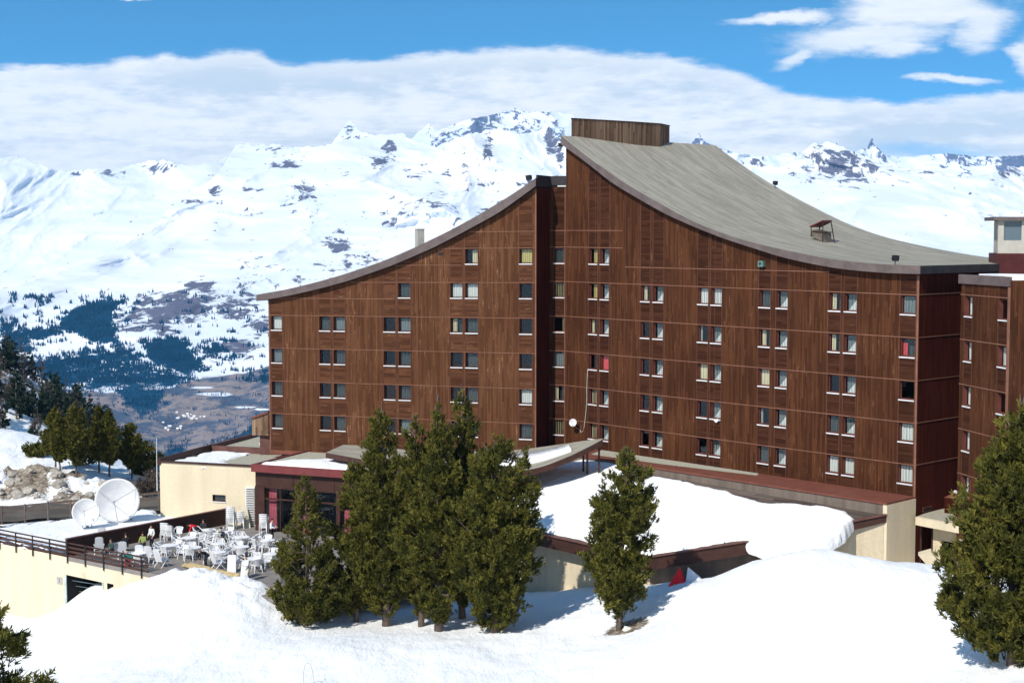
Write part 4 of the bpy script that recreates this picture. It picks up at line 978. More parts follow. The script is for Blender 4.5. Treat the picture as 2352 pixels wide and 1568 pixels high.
mb = MB(); mb.face([FQ.pt(0, zb, -4), FQ.pt(LQ, zb, -4), FQ.pt(LQ, zt-.7, -4), FQ.pt(0, zt-.7, -4)]); mb.face([FQ.pt(0, zb+.25, -4), FQ.pt(LQ, zb+.25, -4), FQ.pt(LQ, zb+.25, -.1), FQ.pt(0, zb+.25, -.1)]); mb.build('room_shade_sheet', M['inside'], rs)
mb = MB(); wallq(mb, FQ.pt(LQ, 0, 0), FQ.pt(LQ, 0, -8), -24.5, zt-.1, zt-.1); wallq(mb, FQ.pt(0, 0, -.12), FQ.pt(0, 0, -8), -24.5, zt-.1, zt-.1); mb.build('side_wall', M['creamr'], rs)
# ---------- cream annex
an = empty('annex', W(-24, 122, -23.5), 0, 'low cream rendered annex with one small window and a flat gravel roof', 'building')
FA = Fac((-20.0, 119.0), (-.954, .30)); LA = 8.75; zA1 = -18.13
sx0, zx0 = FA.hit(518.5, 1152); sx1, zx1 = FA.hit(488, 1135); mb = MB()
facade(mb, FA, [0, sx0, sx1, LA], [-24.6, zx0, zx1, zA1-.05], None, {(1, 1)}, None, 0, 0)
mb.build('front_wall', [M['cream'], M['cream']], an)
window(FA, sx0, sx1, zx0, zx1, 'grey', an, 'frame', .2); 
mb = MB(); mb.face([FA.pt(0, -24, -1.2), FA.pt(LA, -24, -1.2), FA.pt(LA, zA1-.6, -1.2), FA.pt(0, zA1-.6, -1.2)]); mb.build('room_shade_sheet', M['inside'], an)
mb = MB(); wallq(mb, FA.pt(LA, 0), FA.pt(LA, 0, -17), -27, zA1-.06, zA1-.06); wallq(mb, FA.pt(0, 0), FA.pt(0, 0, -17), -27, zA1-.4, zA1-.4); mb.build('side_wall', M['cream'], an)
mb = MB(); mb.bar(FA.pt(0, zA1, .0), FA.pt(LA+.1, zA1, .0), .22, .14); mb.bar(FA.pt(LA, zA1, .1), FA.pt(LA, zA1, -8.6), .22, .5); mb.build('parapet', M['brown'], an)
mb = MB(); mb.face([FA.pt(-3, zA1-.36, -.05), FA.pt(LA, zA1-.36, -.05), FA.pt(LA, zA1-.36, -8.5), FA.pt(-3, zA1-.36, -8.5)]); ar = mb.build('roof', M['gravel'], an)
snow_slab('roof_snow', FA, [(LA-.2, -.15), (1.2, -.15), (3.2, -1.6), (4.7, -3.0), (5.0, -5.6), (4.6, -8.2), (LA-.2, -8.2)], lambda s, o: zA1-.36+0*s, .14, ar, 12, .35, None, .2, .4)
mb = MB(); mb.prism([FA.pt(-8, zA1-.4, -8.5), FA.pt(LA+.1, zA1-.4, -8.5), FA.pt(LA+.1, zA1+.18, -8.5), FA.pt(-8, zA1+.18, -8.5)], FA.n*.2); mb.bar(FA.pt(LA, zA1-.03, -8.6), FA.pt(LA, zA1-.03, -17), .22, .5); mb.build('step_parapet', M['brown2'], an)
mb = MB(); mb.face([FA.pt(-8, zA1-.15, -8.5), FA.pt(LA, zA1-.15, -8.5), FA.pt(LA, zA1-.15, -17), FA.pt(-8, zA1-.15, -17)]); a2r = mb.build('rear_roof', M['gravel'], an)
snow_slab('rear_snow', FA, [(3.2, -11.0), (6.2, -12.6), (6, -16), (-1, -16), (-1, -11)], lambda s, o: zA1-.15+0*s, .3, a2r, 15, .3)
# lean-to shed clad in pale slats beside the wing
p0, p1 = PY(579, 999, 127.5), PY(617, 1000, 127.3); sh = empty('shed', p0, 0, 'small pale slatted shed with sloping red roof against the left end of the hotel', 'shed')
ztl = PY(578, 962, 127.5).z; ztr = PY(617, 948, 127.3).z; b = Vector((.9, 3, 0))
mb = MB(); P = [p0, p1, Vector((p1.x, p1.y, ztr)), Vector((p0.x, p0.y, ztl))]
mb.face(P, 0, [(0, 0), (1.5, 0), (1.5, 1.9), (0, 1.4)]); mb.face([q+b for q in P], 0, [(0, 0), (1.5, 0), (1.5, 1.9), (0, 1.4)]); mb.face([P[0], P[0]+b, P[3]+b, P[3]], 0, [(0, 0), (3, 0), (3, 1.4), (0, 1.4)])
mb.build('slatted_wall', M['wood_slat'], sh)
mb = MB(); e = Vector((-.1, -.12, 0)); mb.prism([P[3]+e, P[2]+Vector((0, -.12, 0)), P[2]+b, P[3]+b+Vector((-.1, 0, 0))], (0, 0, .16)); mb.build('roof', M['red'], sh)
mb = MB(); mb.box(((p0.x+p1.x)/2+.5, p0.y+1.5, p0.z-1.2), (1.2, 2.6, 2.4)); mb.build('footing', M['brown2'], sh)
# ---------- garage building under the terrace edge
ga = empty('garage', W(-38, 113, -28), 0, 'cream garage wall below the railing with a wide dark door opening', 'building')
K = (-31.9, 107.7); FG = Fac(K, (.80, -.60)); s_ = lambda x, y: FG.hit(x, y)
d0, d1 = s_(151.5, 1350)[0], s_(237, 1350)[0]; zd = s_(151, 1319)[1]; e0, e1 = s_(246, 1345)[0], s_(260.5, 1345)[0]; ze0, ze1 = s_(250, 1353)[1], s_(250, 1339)[1]
cols = [-26, d0, d1, e0, e1, 13.]; rows = [-29.5, ze0, ze1, zd, -22.95] if ze1 < zd else [-29.5, ze0, zd, ze1, -22.95]
mb = MB(); hol = {(1, 0), (1, 1), (1, 2)} if ze1 < zd else {(1, 0), (1, 1)}
facade(mb, FG, cols, rows, None, hol | ({(3, 1)} if ze1 < zd else {(3, 1), (3, 2)}), None, 0, 0); mb.build('front_wall', [M['cream']], ga)
mb = MB()
mb.face([FG.pt(-24, -29.5, -5), FG.pt(12, -29.5, -5), FG.pt(12, -23.2, -5), FG.pt(-24, -23.2, -5)]); 
for q in (d0, d1, e0, e1): mb.face([FG.pt(q, -29.5, 0), FG.pt(q, -29.5, -5), FG.pt(q, zd, -5), FG.pt(q, zd, 0)])
mb.face([FG.pt(d0, zd, 0), FG.pt(d1, zd, 0), FG.pt(d1, zd, -5), FG.pt(d0, zd, -5)])
mb.build('room_shade_sheet', M['inside'], ga)
mb = MB(); 
for q, w_ in ((d0, .22), (d1, .1)): mb.prism([FG.pt(q-w_/2, -29.5, .0), FG.pt(q+w_/2, -29.5, 0), FG.pt(q+w_/2, zd, 0), FG.pt(q-w_/2, zd, 0)], FG.n*.06)
M['palegreen'] = mottled('pale_green_frame', (.42, .48, .44), .6); mb.build('door_frame', M['palegreen'], ga)
mb = MB()
for q in range(4): mb.bar(FG.pt(d0+.1, zd-.5-.45*q, -.5-.3*q), FG.pt(d1-.1, zd-.35-.45*q, -.5-.3*q), .05)
mb.build('sectional_door', M['teal_glass'], ga)
sa, za = s_(131, 1340); sb, zb_ = s_(143.5, 1326); mb = MB(); mb.prism([FG.pt(sa, za, 0), FG.pt(sb, za, 0), FG.pt(sb, zb_, 0), FG.pt(sa, zb_, 0)], FG.n*.03, 0)
def textm(txt, fac, s, z, size, parent, m, out):
    cu = bpy.data.curves.new('t', 'FONT'); cu.body = txt; cu.size = size; cu.extrude = .004; cu.align_x = 'CENTER'; cu.align_y = 'CENTER'
    ob = bpy.data.objects.new('t', cu); C.objects.link(ob); dg = bpy.context.evaluated_depsgraph_get(); me = bpy.data.meshes.new_from_object(ob.evaluated_get(dg)); bpy.data.objects.remove(ob)
    right = fac.d if fac.d.x > 0 else -fac.d; mt = Matrix((right, Vector((0, 0, 1)), fac.n)).transposed().to_4x4(); mt.translation = fac.pt(s, z, out)-WO[parent.name]
    me.transform(mt); me.materials.clear(); me.materials.append(m); return link('lettering', me, parent)
pl = mb.build('number_plate', M['concrete'], ga); textm('2', FG, (sa+sb)/2, (za+zb_)/2, .32, pl, M['black'], .035)
sc_, zc_ = s_(193.5, 1321); mb = MB(); mb.tube([FG.pt(sc_+.13*math.cos(a), zc_+.17*math.sin(a), .02) for a in np.linspace(0, 2*math.pi, 20)], .012, 4); mb.build('ring', M['creamr'], ga)
# snow covered flat roof left of the terrace
snowpoly = [(-26, -.3), (-.2, -.3), (-.05, -1.2)]
mb = MB(); g3 = [W(-53, 123.5, -22.9), W(-31.9, 107.7, -22.9), W(-21.2, 121.7, -22.9), W(-28.6, 122.6, -22.9), W(-30, 126.2, -22.9), W(-39, 116.8, -22.9), W(-52, 126, -22.9)]
mb.face(g3); rg = mb.build('flat_roof', M['concrete'], ga)
def tofac(fac, p): d = Vector(p)-fac.O; return (d.dot(fac.d), d.dot(fac.n))
gp = [tofac(FG, (x, y, 0)) for x, y in ((-52.5, 123.3), (-32.1, 108.1), (-21.6, 121.4), (-28.4, 122.2), (-30.3, 125.4), (-39.2, 117.2), (-51, 125.2))]
snow_slab('roof_snow', FG, gp, lambda s, o: -22.9+0*s, .32, rg, 21, .5, None, .2, .8)
# terrace floor
mb = MB(); TF = [(-31.8, 107.6), (-13.5, 93.9), (-3.5, 100.5), (0, 109), (-19.9, 117.5), (-20.1, 119.1), (-21.2, 121.6)]
mb.prism([W(x, y, -23.2) for x, y in TF], (0, 0, .3)); o = mb.build('terrace_floor', M['paving']); tag(o, kind='structure')
# dark wall along the terrace
mb = MB(); a, b = W(-31.95, 107.75, -22.9), W(-21.3, 121.75, -22.9); n = (b-a).cross(Vector((0, 0, 1))).normalized()
mb.prism([a, b, b+Vector((0, 0, 1.22)), a+Vector((0, 0, 1.22))], n*.18); tw_ = empty('terrace_wall', a, 0, 'long dark brown boarded wall along the back of the crowded terrace', 'wall')
mb.build('boarding', M['brown'], tw_); mb = MB(); mb.bar(a+Vector((0, 0, 1.25))+n*.09, b+Vector((0, 0, 1.25))+n*.09, .3, .06); mb.build('coping', M['brown2'], tw_)
# railing
rl = empty('railing', W(-31.8, 107.5, -22.9), 0, 'dark brown post and board railing above the cream garage wall', 'railing')
for s in np.arange(-24, 9.5, 2.02): mb = MB(); mb.bar(FG.pt(s, -23.35, .09), FG.pt(s, -21.85, .09), .08); mb.build('post', M['black'], rl)
for z, h in ((-21.9, .10), (-22.2, .14), (-22.5, .16), (-22.8, .16)): mb = MB(); mb.prism([FG.pt(-26, z-h/2, -.02), FG.pt(8.9, z-h/2, -.02), FG.pt(8.9, z+h/2, -.02), FG.pt(-26, z+h/2, -.02)], FG.n*.05); mb.build('rail', M['brown'], rl)
# timber edge of the terrace at the snow bank
te = PZ(418, 1298, -22.75), PZ(545, 1324, -22.75)
mb = MB(); 
for q in range(3): o_ = Vector((.05*q, .16*q, .03*q)); mb.bar(te[0]+o_, te[1]+o_*1.2, .12, .06)
mb.prism([te[0]+Vector((.3, .5, -.1)), te[0]+(te[1]-te[0])*.4+Vector((.2, .5, -.1)), te[0]+(te[1]-te[0])*.4+Vector((.3, .9, -.1)), te[0]+Vector((.4, .9, -.1))], (0, 0, .12)); 
o = mb.build('timber_stack', M['plank']); tag(o, 'yellow timber boards lying along the terrace edge beside the snow bank', 'timber')
# ---------- dishes, mast, fences
c = PY(271, 1148, 119); dish('satellite_dish', c, (.10, -1, .10), 1.74, 'largest white satellite dish on the snowy roof beside the terrace', 'satellite dish', .13, (c.x+.3, c.y+.7, -22.75+CH))
c = PY(198.6, 1176.5, 116.3); dish('satellite_dish', c, (.12, -1, .28), 1.05, 'medium white satellite dish standing left of the largest dish', 'satellite dish', .2, (c.x-.1, c.y+.5, -22.75+CH))
p = PY(360.5, 1093, 122.2); mb = MB(); mb.tube([p-Vector((0, 0, 1.2)), p, p+Vector((.02, 0, 3.1))], [.05, .04, .02], 6); o = mb.build('antenna_mast', M['dish']); tag(o, 'thin white antenna mast at the left corner of the cream annex', 'mast')
def fence(name, a, b, n, h, label, rails=2):
    t = empty(name, a, 0, label, 'fence'); a = Vector(a); b = Vector(b)
    for i in range(n+1):
        p = a+(b-a)*i/n; p.z = max(p.z, gz1(p.x, p.y)) if False else p.z; mb = MB(); mb.bar(p-Vector((0, 0, .5)), p+Vector((0, 0, h)), .12); mb.build('post', M['fencewood'], t)
    for k in range(rails): z = Vector((0, 0, h-.12-k*.42)); mb = MB(); mb.bar(a+z, b+z, .06, .16); mb.build('rail', M['fencewood'], t)
M['fencewood'] = mottled('grey_fence_timber', (.13, .10, .085), .85, .25)
fence('roadside_fence', W(-50, 119.5, -23.3), W(-30, 128.2, -22.7), 12, 1.0, 'brown post and rail fence along the near side of the road')
fence('roadside_fence', W(-34, 134.5, -23.2), W(-26, 137.5, -23.2), 4, 1.0, 'short post and rail fence beyond the road, left of the annex')
# ---------- entrance between the wings
en = empty('entrance_porch', W(27, 93, -21), 0, 'cream porch slab over dark doors between the two right-hand blocks', 'porch')
a, b = Vector((25.42, 95.0, 0)), Vector((27.42, 92.2, 0)); Z = lambda z: Vector((0, 0, z+CH)); bk1, bk2 = Vector((29.3, 99.3, 0)), Vector((28.9, 99.6, 0))
mb = MB(); mb.prism([a+Z(-18.2), b+Z(-18.2), Vector((30.5, 98, 0))+Z(-18.2), Vector((28.6, 99.4, 0))+Z(-18.2)], (0, 0, .5)); mb.build('slab', M['cream'], en)
mb = MB(); i_ = Vector((.25, .3, 0)); mb.face([a+i_+Z(-17.68), b+i_+Z(-17.68), Vector((30.2, 97.6, -17.68+CH)), Vector((28.6, 99.0, -17.68+CH))]); mb.build('slab_gravel', M['gravel'], en)
FP_ = Fac((25.42+.9, 95.0+.5), (b-a).normalized()); Lp = (b-a).length
def px_s(x): return FP_.hit(x, 1240)[0]
c = [px_s(2099)-.5, px_s(2113), px_s(2143), px_s(2163), px_s(2196), px_s(2196)+1.2]; mb = MB()
zdt = FP_.hit(2128, 1214)[1]; zd2 = FP_.hit(2175, 1243)[1]
facade(mb, FP_, c, [-22.5, -21.2, zd2, -18.2], None, {(1, 1), (1, 2), (3, 1), (3, 0)}, None, 0, 0); mb.build('porch_wall', [M['creamr']], en)
mb = MB(); mb.face([FP_.pt(c[0], -22.5, -1.3), FP_.pt(c[-1], -22.5, -1.3), FP_.pt(c[-1], -18.3, -1.3), FP_.pt(c[0], -18.3, -1.3)]); mb.build('room_shade_sheet', M['inside'], en)
mb = MB(); mb.bar(FP_.pt(c[2]-.06, -21.2, .0), FP_.pt(c[2]-.06, -18.2, .0), .1); mb.bar(FP_.pt(c[1]+.06, -21.2, .0), FP_.pt(c[1]+.06, -18.2, .0), .1); mb.build('door_frame', M['brown'], en)
q = [PY(x, y, 91.2) for x, y in ((2109, 1274), (2138, 1266), (2162, 1299), (2138, 1308))]; mb = MB(); mb.prism(q, (.25, .9, 0)); o = mb.build('ramp_block', M['cream']); tag(o, 'slanted cream concrete block in front of the entrance doors', 'concrete block')
hp = PY(2169, 1176, 96.3); ht = empty('roof_hut', hp, 0, 'tiny brown hut with orange gable roof standing on the porch slab', 'hut')
ax_ = Vector((.84, -.54, 0)).normalized(); ay_ = Vector((.54, .84, 0)); w0 = 1.0; h0_ = 1.25
mb = MB(); mb.prism([hp-Vector((0, 0, .3)), hp+ax_*w0-Vector((0, 0, .3)), hp+ax_*w0+ay_*1-Vector((0, 0, .3)), hp+ay_*1-Vector((0, 0, .3))], (0, 0, h0_+.3-.3)); mb.build('hut_wall', M['wood_side'], ht)
mb = MB(); z = Vector((0, 0, h0_-.3)); mb.prism([hp+z-ax_*.05-ay_*.05, hp+ax_*(w0+.05)+z-ay_*.05, hp+ax_*w0/2+z+Vector((0, 0, .32))-ay_*.05], ay_*1.1); mb.build('gable_roof', M['red'], ht)
FE2 = FE; s0, z0 = FE2.hit(2118, 1176); s1, z1 = FE2.hit(2139, 1160)
mb = MB(); mb.prism([FE2.pt(s0, z0, .02), FE2.pt(s1, z0, .02), FE2.pt(s1, z1, .02), FE2.pt(s0, z1, .02)], FE2.n*.04); wv = mb.build('window', M['framer'], rw)
mb = MB(); mb.prism([FE2.pt(s0+.07, z0+.07, .06), FE2.pt(s1-.07, z0+.07, .06), FE2.pt(s1-.07, z1-.07, .06), FE2.pt(s0+.07, z1-.07, .06)], FE2.n*.01); mb.build('pane', M['inside'], wv)
p = PY(2194, 1129, 96.5); mb = MB(); mb.tube([p, p+Vector((0, -.14, 0))], [.12, .1], 10); mb.build('bulkhead_lamp', M['dish'], rw)
# ---------- red and white cloth shapes by the hall wall
def cloth(name, pts, apex, m, label):
    mb = MB(); n = len(pts); A = Vector(apex); pts = [Vector(p) for p in pts]
    for i in range(n):
        a, b = pts[i], pts[(i+1) % n]; k = 8
        for j in range(k):
            u0, u1 = j/k, (j+1)/k; f = lambda u, t: (a+(b-a)*u)*(1-t)+A*t+((a+b)/2-A).normalized()*(.10*math.sin(u*12.6)*(1-t))
            for q in range(4):
                t0, t1 = q/4, (q+1)/4; mb.face([f(u0, t0), f(u1, t0), f(u1, t1), f(u0, t1)] if q < 3 else [f(u0, t0), f(u1, t0), A])
    o = mb.build(name, m, smooth=True); tag(o, label, 'tent'); return o
M['redcloth'] = mottled('red_cloth', (.75, .02, .03), .6, .15); M['whitecloth'] = mottled('white_cloth', (.75, .76, .8), .6, .06)
cloth('folded_tent', [PY(1534, 1346, 90.6), PY(1573, 1342, 90.0), PY(1576, 1336, 91.2), PY(1543, 1338, 91.6)], PY(1562, 1302, 90.8), M['redcloth'], 'red cloth tent with pointed top standing in the snow by the hall wall')
cloth('folded_tent', [PY(1574, 1343, 90.2), PY(1616, 1336, 89.6), PY(1616, 1330, 90.8), PY(1578, 1335, 91.4)], PY(1580, 1301, 90.8), M['whitecloth'], 'white cloth tent leaning right beside the red tent by the hall wall')
# wire loop in the foreground
mb = MB(); L = [(697, 1572), (697, 1545), (700, 1526), (706, 1520), (713, 1524), (718, 1540), (720, 1556), (722, 1567), (735, 1563), (746, 1570)]; mb.tube([PY(x, y, 79) for x, y in L], .014, 5)
o = mb.build('wire_loop', M['metal']); tag(o, 'bent grey wire loop sticking out of the foreground snow', 'wire')
p = PY(1440, 1450, 85.6)
M['palestone'] = mottled('pale_stone', (.7, .68, .6), .9, .1)
def rock(name, p, r, m, label, cat, sq=(1, 1, .7), seed=0, group=None):
    bm = bmesh.new(); bmesh.ops.create_icosphere(bm, subdivisions=2, radius=r); rr = random.Random(seed)
    for v in bm.verts: v.co *= 1+rr.uniform(-.22, .22); v.co = Vector((v.co.x*sq[0], v.co.y*sq[1], v.co.z*sq[2]))
    me = bpy.data.meshes.new(name); bm.to_mesh(me); bm.free(); me.materials.append(m); o = link(name, me); o.location = p; return tag(o, label, cat, group)
rock('stone', p+Vector((0, 0, .12)), .24, M['palestone'], 'small pale round stone at the foot of the lone pine', 'stone', (1, 1, .8), 3)
for i in range(90):
    x, y = random.uniform(-53, -35), random.uniform(132.6, 137.4)
    rock('boulder', (x, y, gz1(x, y)+.05), random.choice((.14, .2, .25, .35, .5)), M['rock'], 'pale boulder on the rocky bank above the road', 'boulder', (1.2, .9, .8), i, 'boulders on the rocky bank above the road')
# =============== TREES
def needlefn(t):
    a = t.n('ShaderNodeAttribute', attribute_name='tone').outputs['Fac']; n = t.noise(objc(t), 1.2, 3, .5)
    f = t.math('ADD', t.math('MULTIPLY', a, .75), t.math('MULTIPLY', n, .3))
    return t.ramp(f, (.1, (.020, .024, .006)), (.5, (.076, .075, .012)), (.95, (.175, .152, .027)))
M['pine'] = mat('pine_needles', (.06, .07, .02), .65, needlefn, spec=.12)
def sprucefn(t):
    a = t.n('ShaderNodeAttribute', attribute_name='tone').outputs['Fac']; return t.ramp(a, (.1, (.010, .020, .014)), (.9, (.035, .055, .032)))
M['spruce'] = mat('spruce_needles', (.03, .05, .03), .7, sprucefn, spec=.1)
def larchfn(t):
    a = t.n('ShaderNodeAttribute', attribute_name='tone').outputs['Fac']; return t.ramp(a, (.1, (.05, .04, .035)), (.9, (.13, .105, .085)))
M['larch'] = mat('bare_twigs', (.1, .08, .07), .8, larchfn, spec=.05)
M['bark'] = mottled('bark', (.12, .09, .075), .95, .4, 3, .05, True, .8)
def crown_mesh(name, H, prof, ntuft, L, seed, m, lean=0., spread=.6, up=.9, ndl=14, wid=.024, csz=.125, z0=.035, lk=.26, gaps=.6, limbs=True, trunk_r=None):
    """prof(t) -> radius at height fraction t. Returns (crown mesh, trunk mesh) rooted at the origin"""
    r = np.random.default_rng(seed)
    # limbs leave the trunk at many heights and carry tufts along their outer part
    nl = max(36, ntuft//34); th = np.sort(r.uniform(z0, .995, nl)); wh = .055; th = np.clip((np.round(th/wh)+r.normal(0, .22, nl))*wh, z0, .992); az = r.uniform(0, 2*np.pi, nl)
    # lumpy outline: radius varies with height and bearing
    lump = 1+lk*gnoise(th*7+seed, np.cos(az)*1.4+np.sin(az)*.9, seed)+.16*gnoise(th*17, az*1.1, seed+4)
    R = np.array([prof(t) for t in th])*lump*r.uniform(.66, 1.08, nl)
    wts = np.maximum(R, .12)**1.25; cnt = r.multinomial(ntuft, wts/wts.sum())
    li = np.repeat(np.arange(nl), cnt); n = len(li)
    # clumps along each limb, tufts inside each clump
    rise = H*.03+R*.34; cf = np.clip(1-np.abs(r.normal(0, .36, n)), .1, 1.05)
    ncl = np.maximum(1, (cnt/7).astype(int)); cid = (r.uniform(0, 1, n)*ncl[li]).astype(int); h1 = _h(li.astype(np.int64), cid.astype(np.int64), seed)/4294967295.; h2 = _h(li.astype(np.int64)+999, cid.astype(np.int64), seed+3)/4294967295.; h3 = _h(li.astype(np.int64)+555, cid.astype(np.int64), seed+8)/4294967295.
    f = np.clip(1.05-np.abs(h1**1.6)*.75, .12, 1.05); a2 = az[li]+(h2-.5)*.75; rad = R[li]*f
    zz = th[li]*(H-rise[li])+rise[li]*(f**1.8)-R[li]*.16*np.sin(f*3.1)+(h3-.5)*.35*np.minimum(R[li], 1.2)
    cs = csz*(.6+.4*np.minimum(R[li], 1.)); j = r.normal(0, 1, (3, n))*cs
    P = np.stack([np.cos(a2)*rad+j[0], np.sin(a2)*rad+j[1], zz+j[2]*1.15], 1)
    k = r.uniform(0, 1, n) > gaps*(gnoise(P[:, 0]*1.1+9, P[:, 2]*1.1+P[:, 1]*.8, seed+7)+.25)
    P = P[k]; n = len(P)
    out = np.stack([P[:, 0], P[:, 1], 0*P[:, 0]], 1); out /= (np.linalg.norm(out, axis=1, keepdims=True)+.2)
    D = out*spread+np.array([0, 0, up])+r.normal(0, .28, (n, 3)); D /= np.linalg.norm(D, axis=1, keepdims=True)
    tone_t = np.clip(r.normal(.5, .10, n)+(h2[k]-.5)*.5+.18*gnoise(P[:, 0]*.8, P[:, 2]*.8+P[:, 1], seed+2), 0, 1)
    # each tuft: a brush of narrow needle blades
    N = n*ndl; B = np.repeat(P, ndl, 0); Dn = np.repeat(D, ndl, 0)+r.normal(0, .48, (N, 3)); Dn /= np.linalg.norm(Dn, axis=1, keepdims=True)
    B = B+np.repeat(D, ndl, 0)*r.uniform(-.5, .4, (N, 1))*L
    ln = L*r.uniform(.55, 1.1, (N, 1)); s = np.cross(Dn, r.normal(0, 1, (N, 3))); s /= np.linalg.norm(s, axis=1, keepdims=True)
    w_ = wid*r.uniform(.7, 1.4, (N, 1))
    v0 = B-s*w_*.6; v1 = B+s*w_*.6; v2 = B+Dn*ln*.6+s*w_; v3 = B+Dn*ln; v4 = B+Dn*ln*.6-s*w_
    V = np.stack([v0, v1, v2, v3, v4], 1).reshape(-1, 3); V[:, 0] += lean*(V[:, 2]/H)**1.5
    F5 = np.arange(N)[:, None]*5+np.arange(5)[None]
    tone = np.repeat(np.repeat(tone_t, ndl)+r.normal(0, .08, N), 5)
    me = bpy.data.meshes.new(name+'_crown'); me.vertices.add(len(V)); me.vertices.foreach_set('co', V.astype(np.float32).ravel())
    me.loops.add(N*5); me.loops.foreach_set('vertex_index', F5.astype(np.int32).ravel()); me.polygons.add(N); me.polygons.foreach_set('loop_start', np.arange(0, N*5, 5, dtype=np.int32))
    me.materials.append(m); at = me.attributes.new('tone', 'FLOAT', 'POINT'); at.data.foreach_set('value', np.clip(tone, 0, 1).astype(np.float32)); me.update(calc_edges=True)
    mb = MB(); tr = trunk_r or H*.014; q = 10
    pts = [Vector((lean*(i/q)**1.5+.05*math.sin(i*1.7+seed)*(i > 0), .05*math.cos(i*2.1+seed)*(i > 0), H*.97*i/q)) for i in range(q+1)]; pts[0].z = -.8
    mb.tube(pts, [tr*(1.25 if i == 0 else 1)*(1-i/q*.93)+.012 for i in range(q+1)], 8)
    if limbs:
        idx = r.choice(nl, min(nl, 70), replace=False)
        for i in idx:
            zt_ = th[i]*H; a = az[i]; Ri = R[i]*.9; c_, s__ = math.cos(a), math.sin(a); lx = lean*(zt_/H)**1.5
            mb.tube([Vector((lx, 0, zt_)), Vector((lx+c_*Ri*.5, s__*Ri*.5, zt_+H*.01-R[i]*.12)), Vector((lx+c_*Ri, s__*Ri, zt_+H*.04+R[i]*.2))], [tr*.28*(1-th[i]*.6)+.012, tr*.18+.008, .008], 4)
    o = mb.build(name+'_t', M['bark'], None, smooth=True); tm = o.data; bpy.data.objects.remove(o)
    return me, tm
def plant(name, p, cm, tm, label, cat='tree', group=None, rz=0., sc=1.):
    t = empty(name, p, rz, label, cat, group); t.scale = (sc, sc, sc)
    a = bpy.data.objects.new('trunk', tm); b = bpy.data.objects.new('crown', cm)
    for o in (a, b): C.objects.link(o); o.parent = t
    return t
def prof(pts):
    a = np.array(pts, float); return lambda t: float(np.interp(t, a[:, 0], a[:, 1]))
G_ = lambda x, y, d: (lambda p: Vector((p.x, p.y, gz1(p.x, p.y))))(PY(x, y, d))
def big(name, x, ybase, ytop, d, pr, nt, seed, label, lean=0., group=None, **kw):
    p = G_(x, ybase, d); top = PY(x, ytop, d); H = (top.z-p.z)
    cm, tm = crown_mesh(name, H, prof(pr), nt, kw.pop('L', .27), seed, M['pine'], lean=lean, **kw)
    return plant(name, p, cm, tm, label, 'tree', group)
GRP = 'clump of stone pines in front of the terrace and canopy'
m_ = lambda pxw, d: pxw*d/FP
big('pine_tree', 706, 1437, 1090, 93, [(0,2.0),(.08,2.35),(.25,2.2),(.4,1.85),(.55,1.35),(.7,.85),(.85,.55),(1,.12)], 3900, 11, 'smallest cone-shaped pine, foremost at the left edge of the clump beside the terrace', 0, GRP, gaps=.55, z0=.02)
big('pine_tree', 818, 1437, 1050, 94.5, [(0,.2),(.12,1.3),(.3,1.7),(.5,1.6),(.7,1.1),(.85,.7),(1,.12)], 3600, 12, 'shorter pine just right of the small cone-shaped one, below the red fascia', 0, GRP)
big('pine_tree', 887, 1440, 947, 93, [(0,.2),(.12,1.6),(.25,2.3),(.42,2.1),(.58,1.7),(.72,1.15),(.82,1.05),(.92,.85),(.97,.6),(1,.2)], 7800, 13, 'tall pine with a rounded top standing left of the centre of the clump', -.3, GRP, trunk_r=.24)
big('pine_tree', 968, 1448, 962, 92, [(0,.1),(.12,.9),(.3,1.4),(.5,1.4),(.7,1.05),(.85,.75),(.94,.5),(1,.12)], 5200, 14, 'slender pine right behind the rounded tall one, its top below a window', -.35, GRP)
big('pine_tree', 1008, 1455, 920, 90.5, [(0,.2),(.10,1.5),(.25,2.1),(.45,2.0),(.62,1.6),(.78,1.0),(.88,.6),(.94,.32),(1,.08)], 8000, 15, 'tall pine with a thin pointed tip in the middle of the clump', 0, GRP, trunk_r=.23)
big('pine_tree', 1062, 1445, 898, 93.5, [(0,.1),(.2,1.5),(.5,1.9),(.7,1.5),(.82,1.0),(.88,.7),(.93,.4),(1,.08)], 6500, 16, 'tallest pine, its narrow tip reaching highest against the hotel windows', 0, GRP)
big('pine_tree', 1135, 1458, 1000, 89, [(0,.5),(.06,1.6),(.2,2.2),(.35,2.5),(.55,2.65),(.70,2.35),(.82,1.75),(.91,1.1),(.97,.6),(1,.15)], 9800, 17, 'broad round crowned pine at the right end of the clump', .1, GRP, trunk_r=.24, gaps=.3)
big('pine_tree', 1421, 1449, 1042, 86, [(0,.0),(.1,.2),(.14,1.3),(.22,1.65),(.33,1.95),(.42,1.6),(.55,1.75),(.68,1.85),(.78,1.5),(.88,1.25),(.95,.9),(1,.25)], 5600, 18, 'lone slim pine on the snow slope in front of the snow roofed hall', .45, None, trunk_r=.15, gaps=.3, lk=.14)
big('pine_tree', 2322, 1545, 925, 68, [(0,.9),(.05,2.2),(.15,2.8),(.3,3.05),(.45,2.65),(.6,2.15),(.75,1.55),(.87,1.0),(.95,.6),(1,.15)], 12500, 19, 'big pine filling the right edge of the picture in front of the third block', .2, None, trunk_r=.22, gaps=.35, L=.27, z0=.02)
p = PY(-12, 1590, 58); gz_ = gz1(p.x, p.y); H = PY(-12, 1378, 58).z-gz_
cm, tm = crown_mesh('corner', H, prof([(0,2.5),(.3,2.2),(.6,1.75),(.75,1.35),(.9,.65),(1,.14)]), 3600, .30, 20, M['pine'], gaps=.8, spread=.8, up=.8)
plant('pine_tree', (p.x, p.y, gz_), cm, tm, 'dark pine top poking into the bottom left corner of the picture')
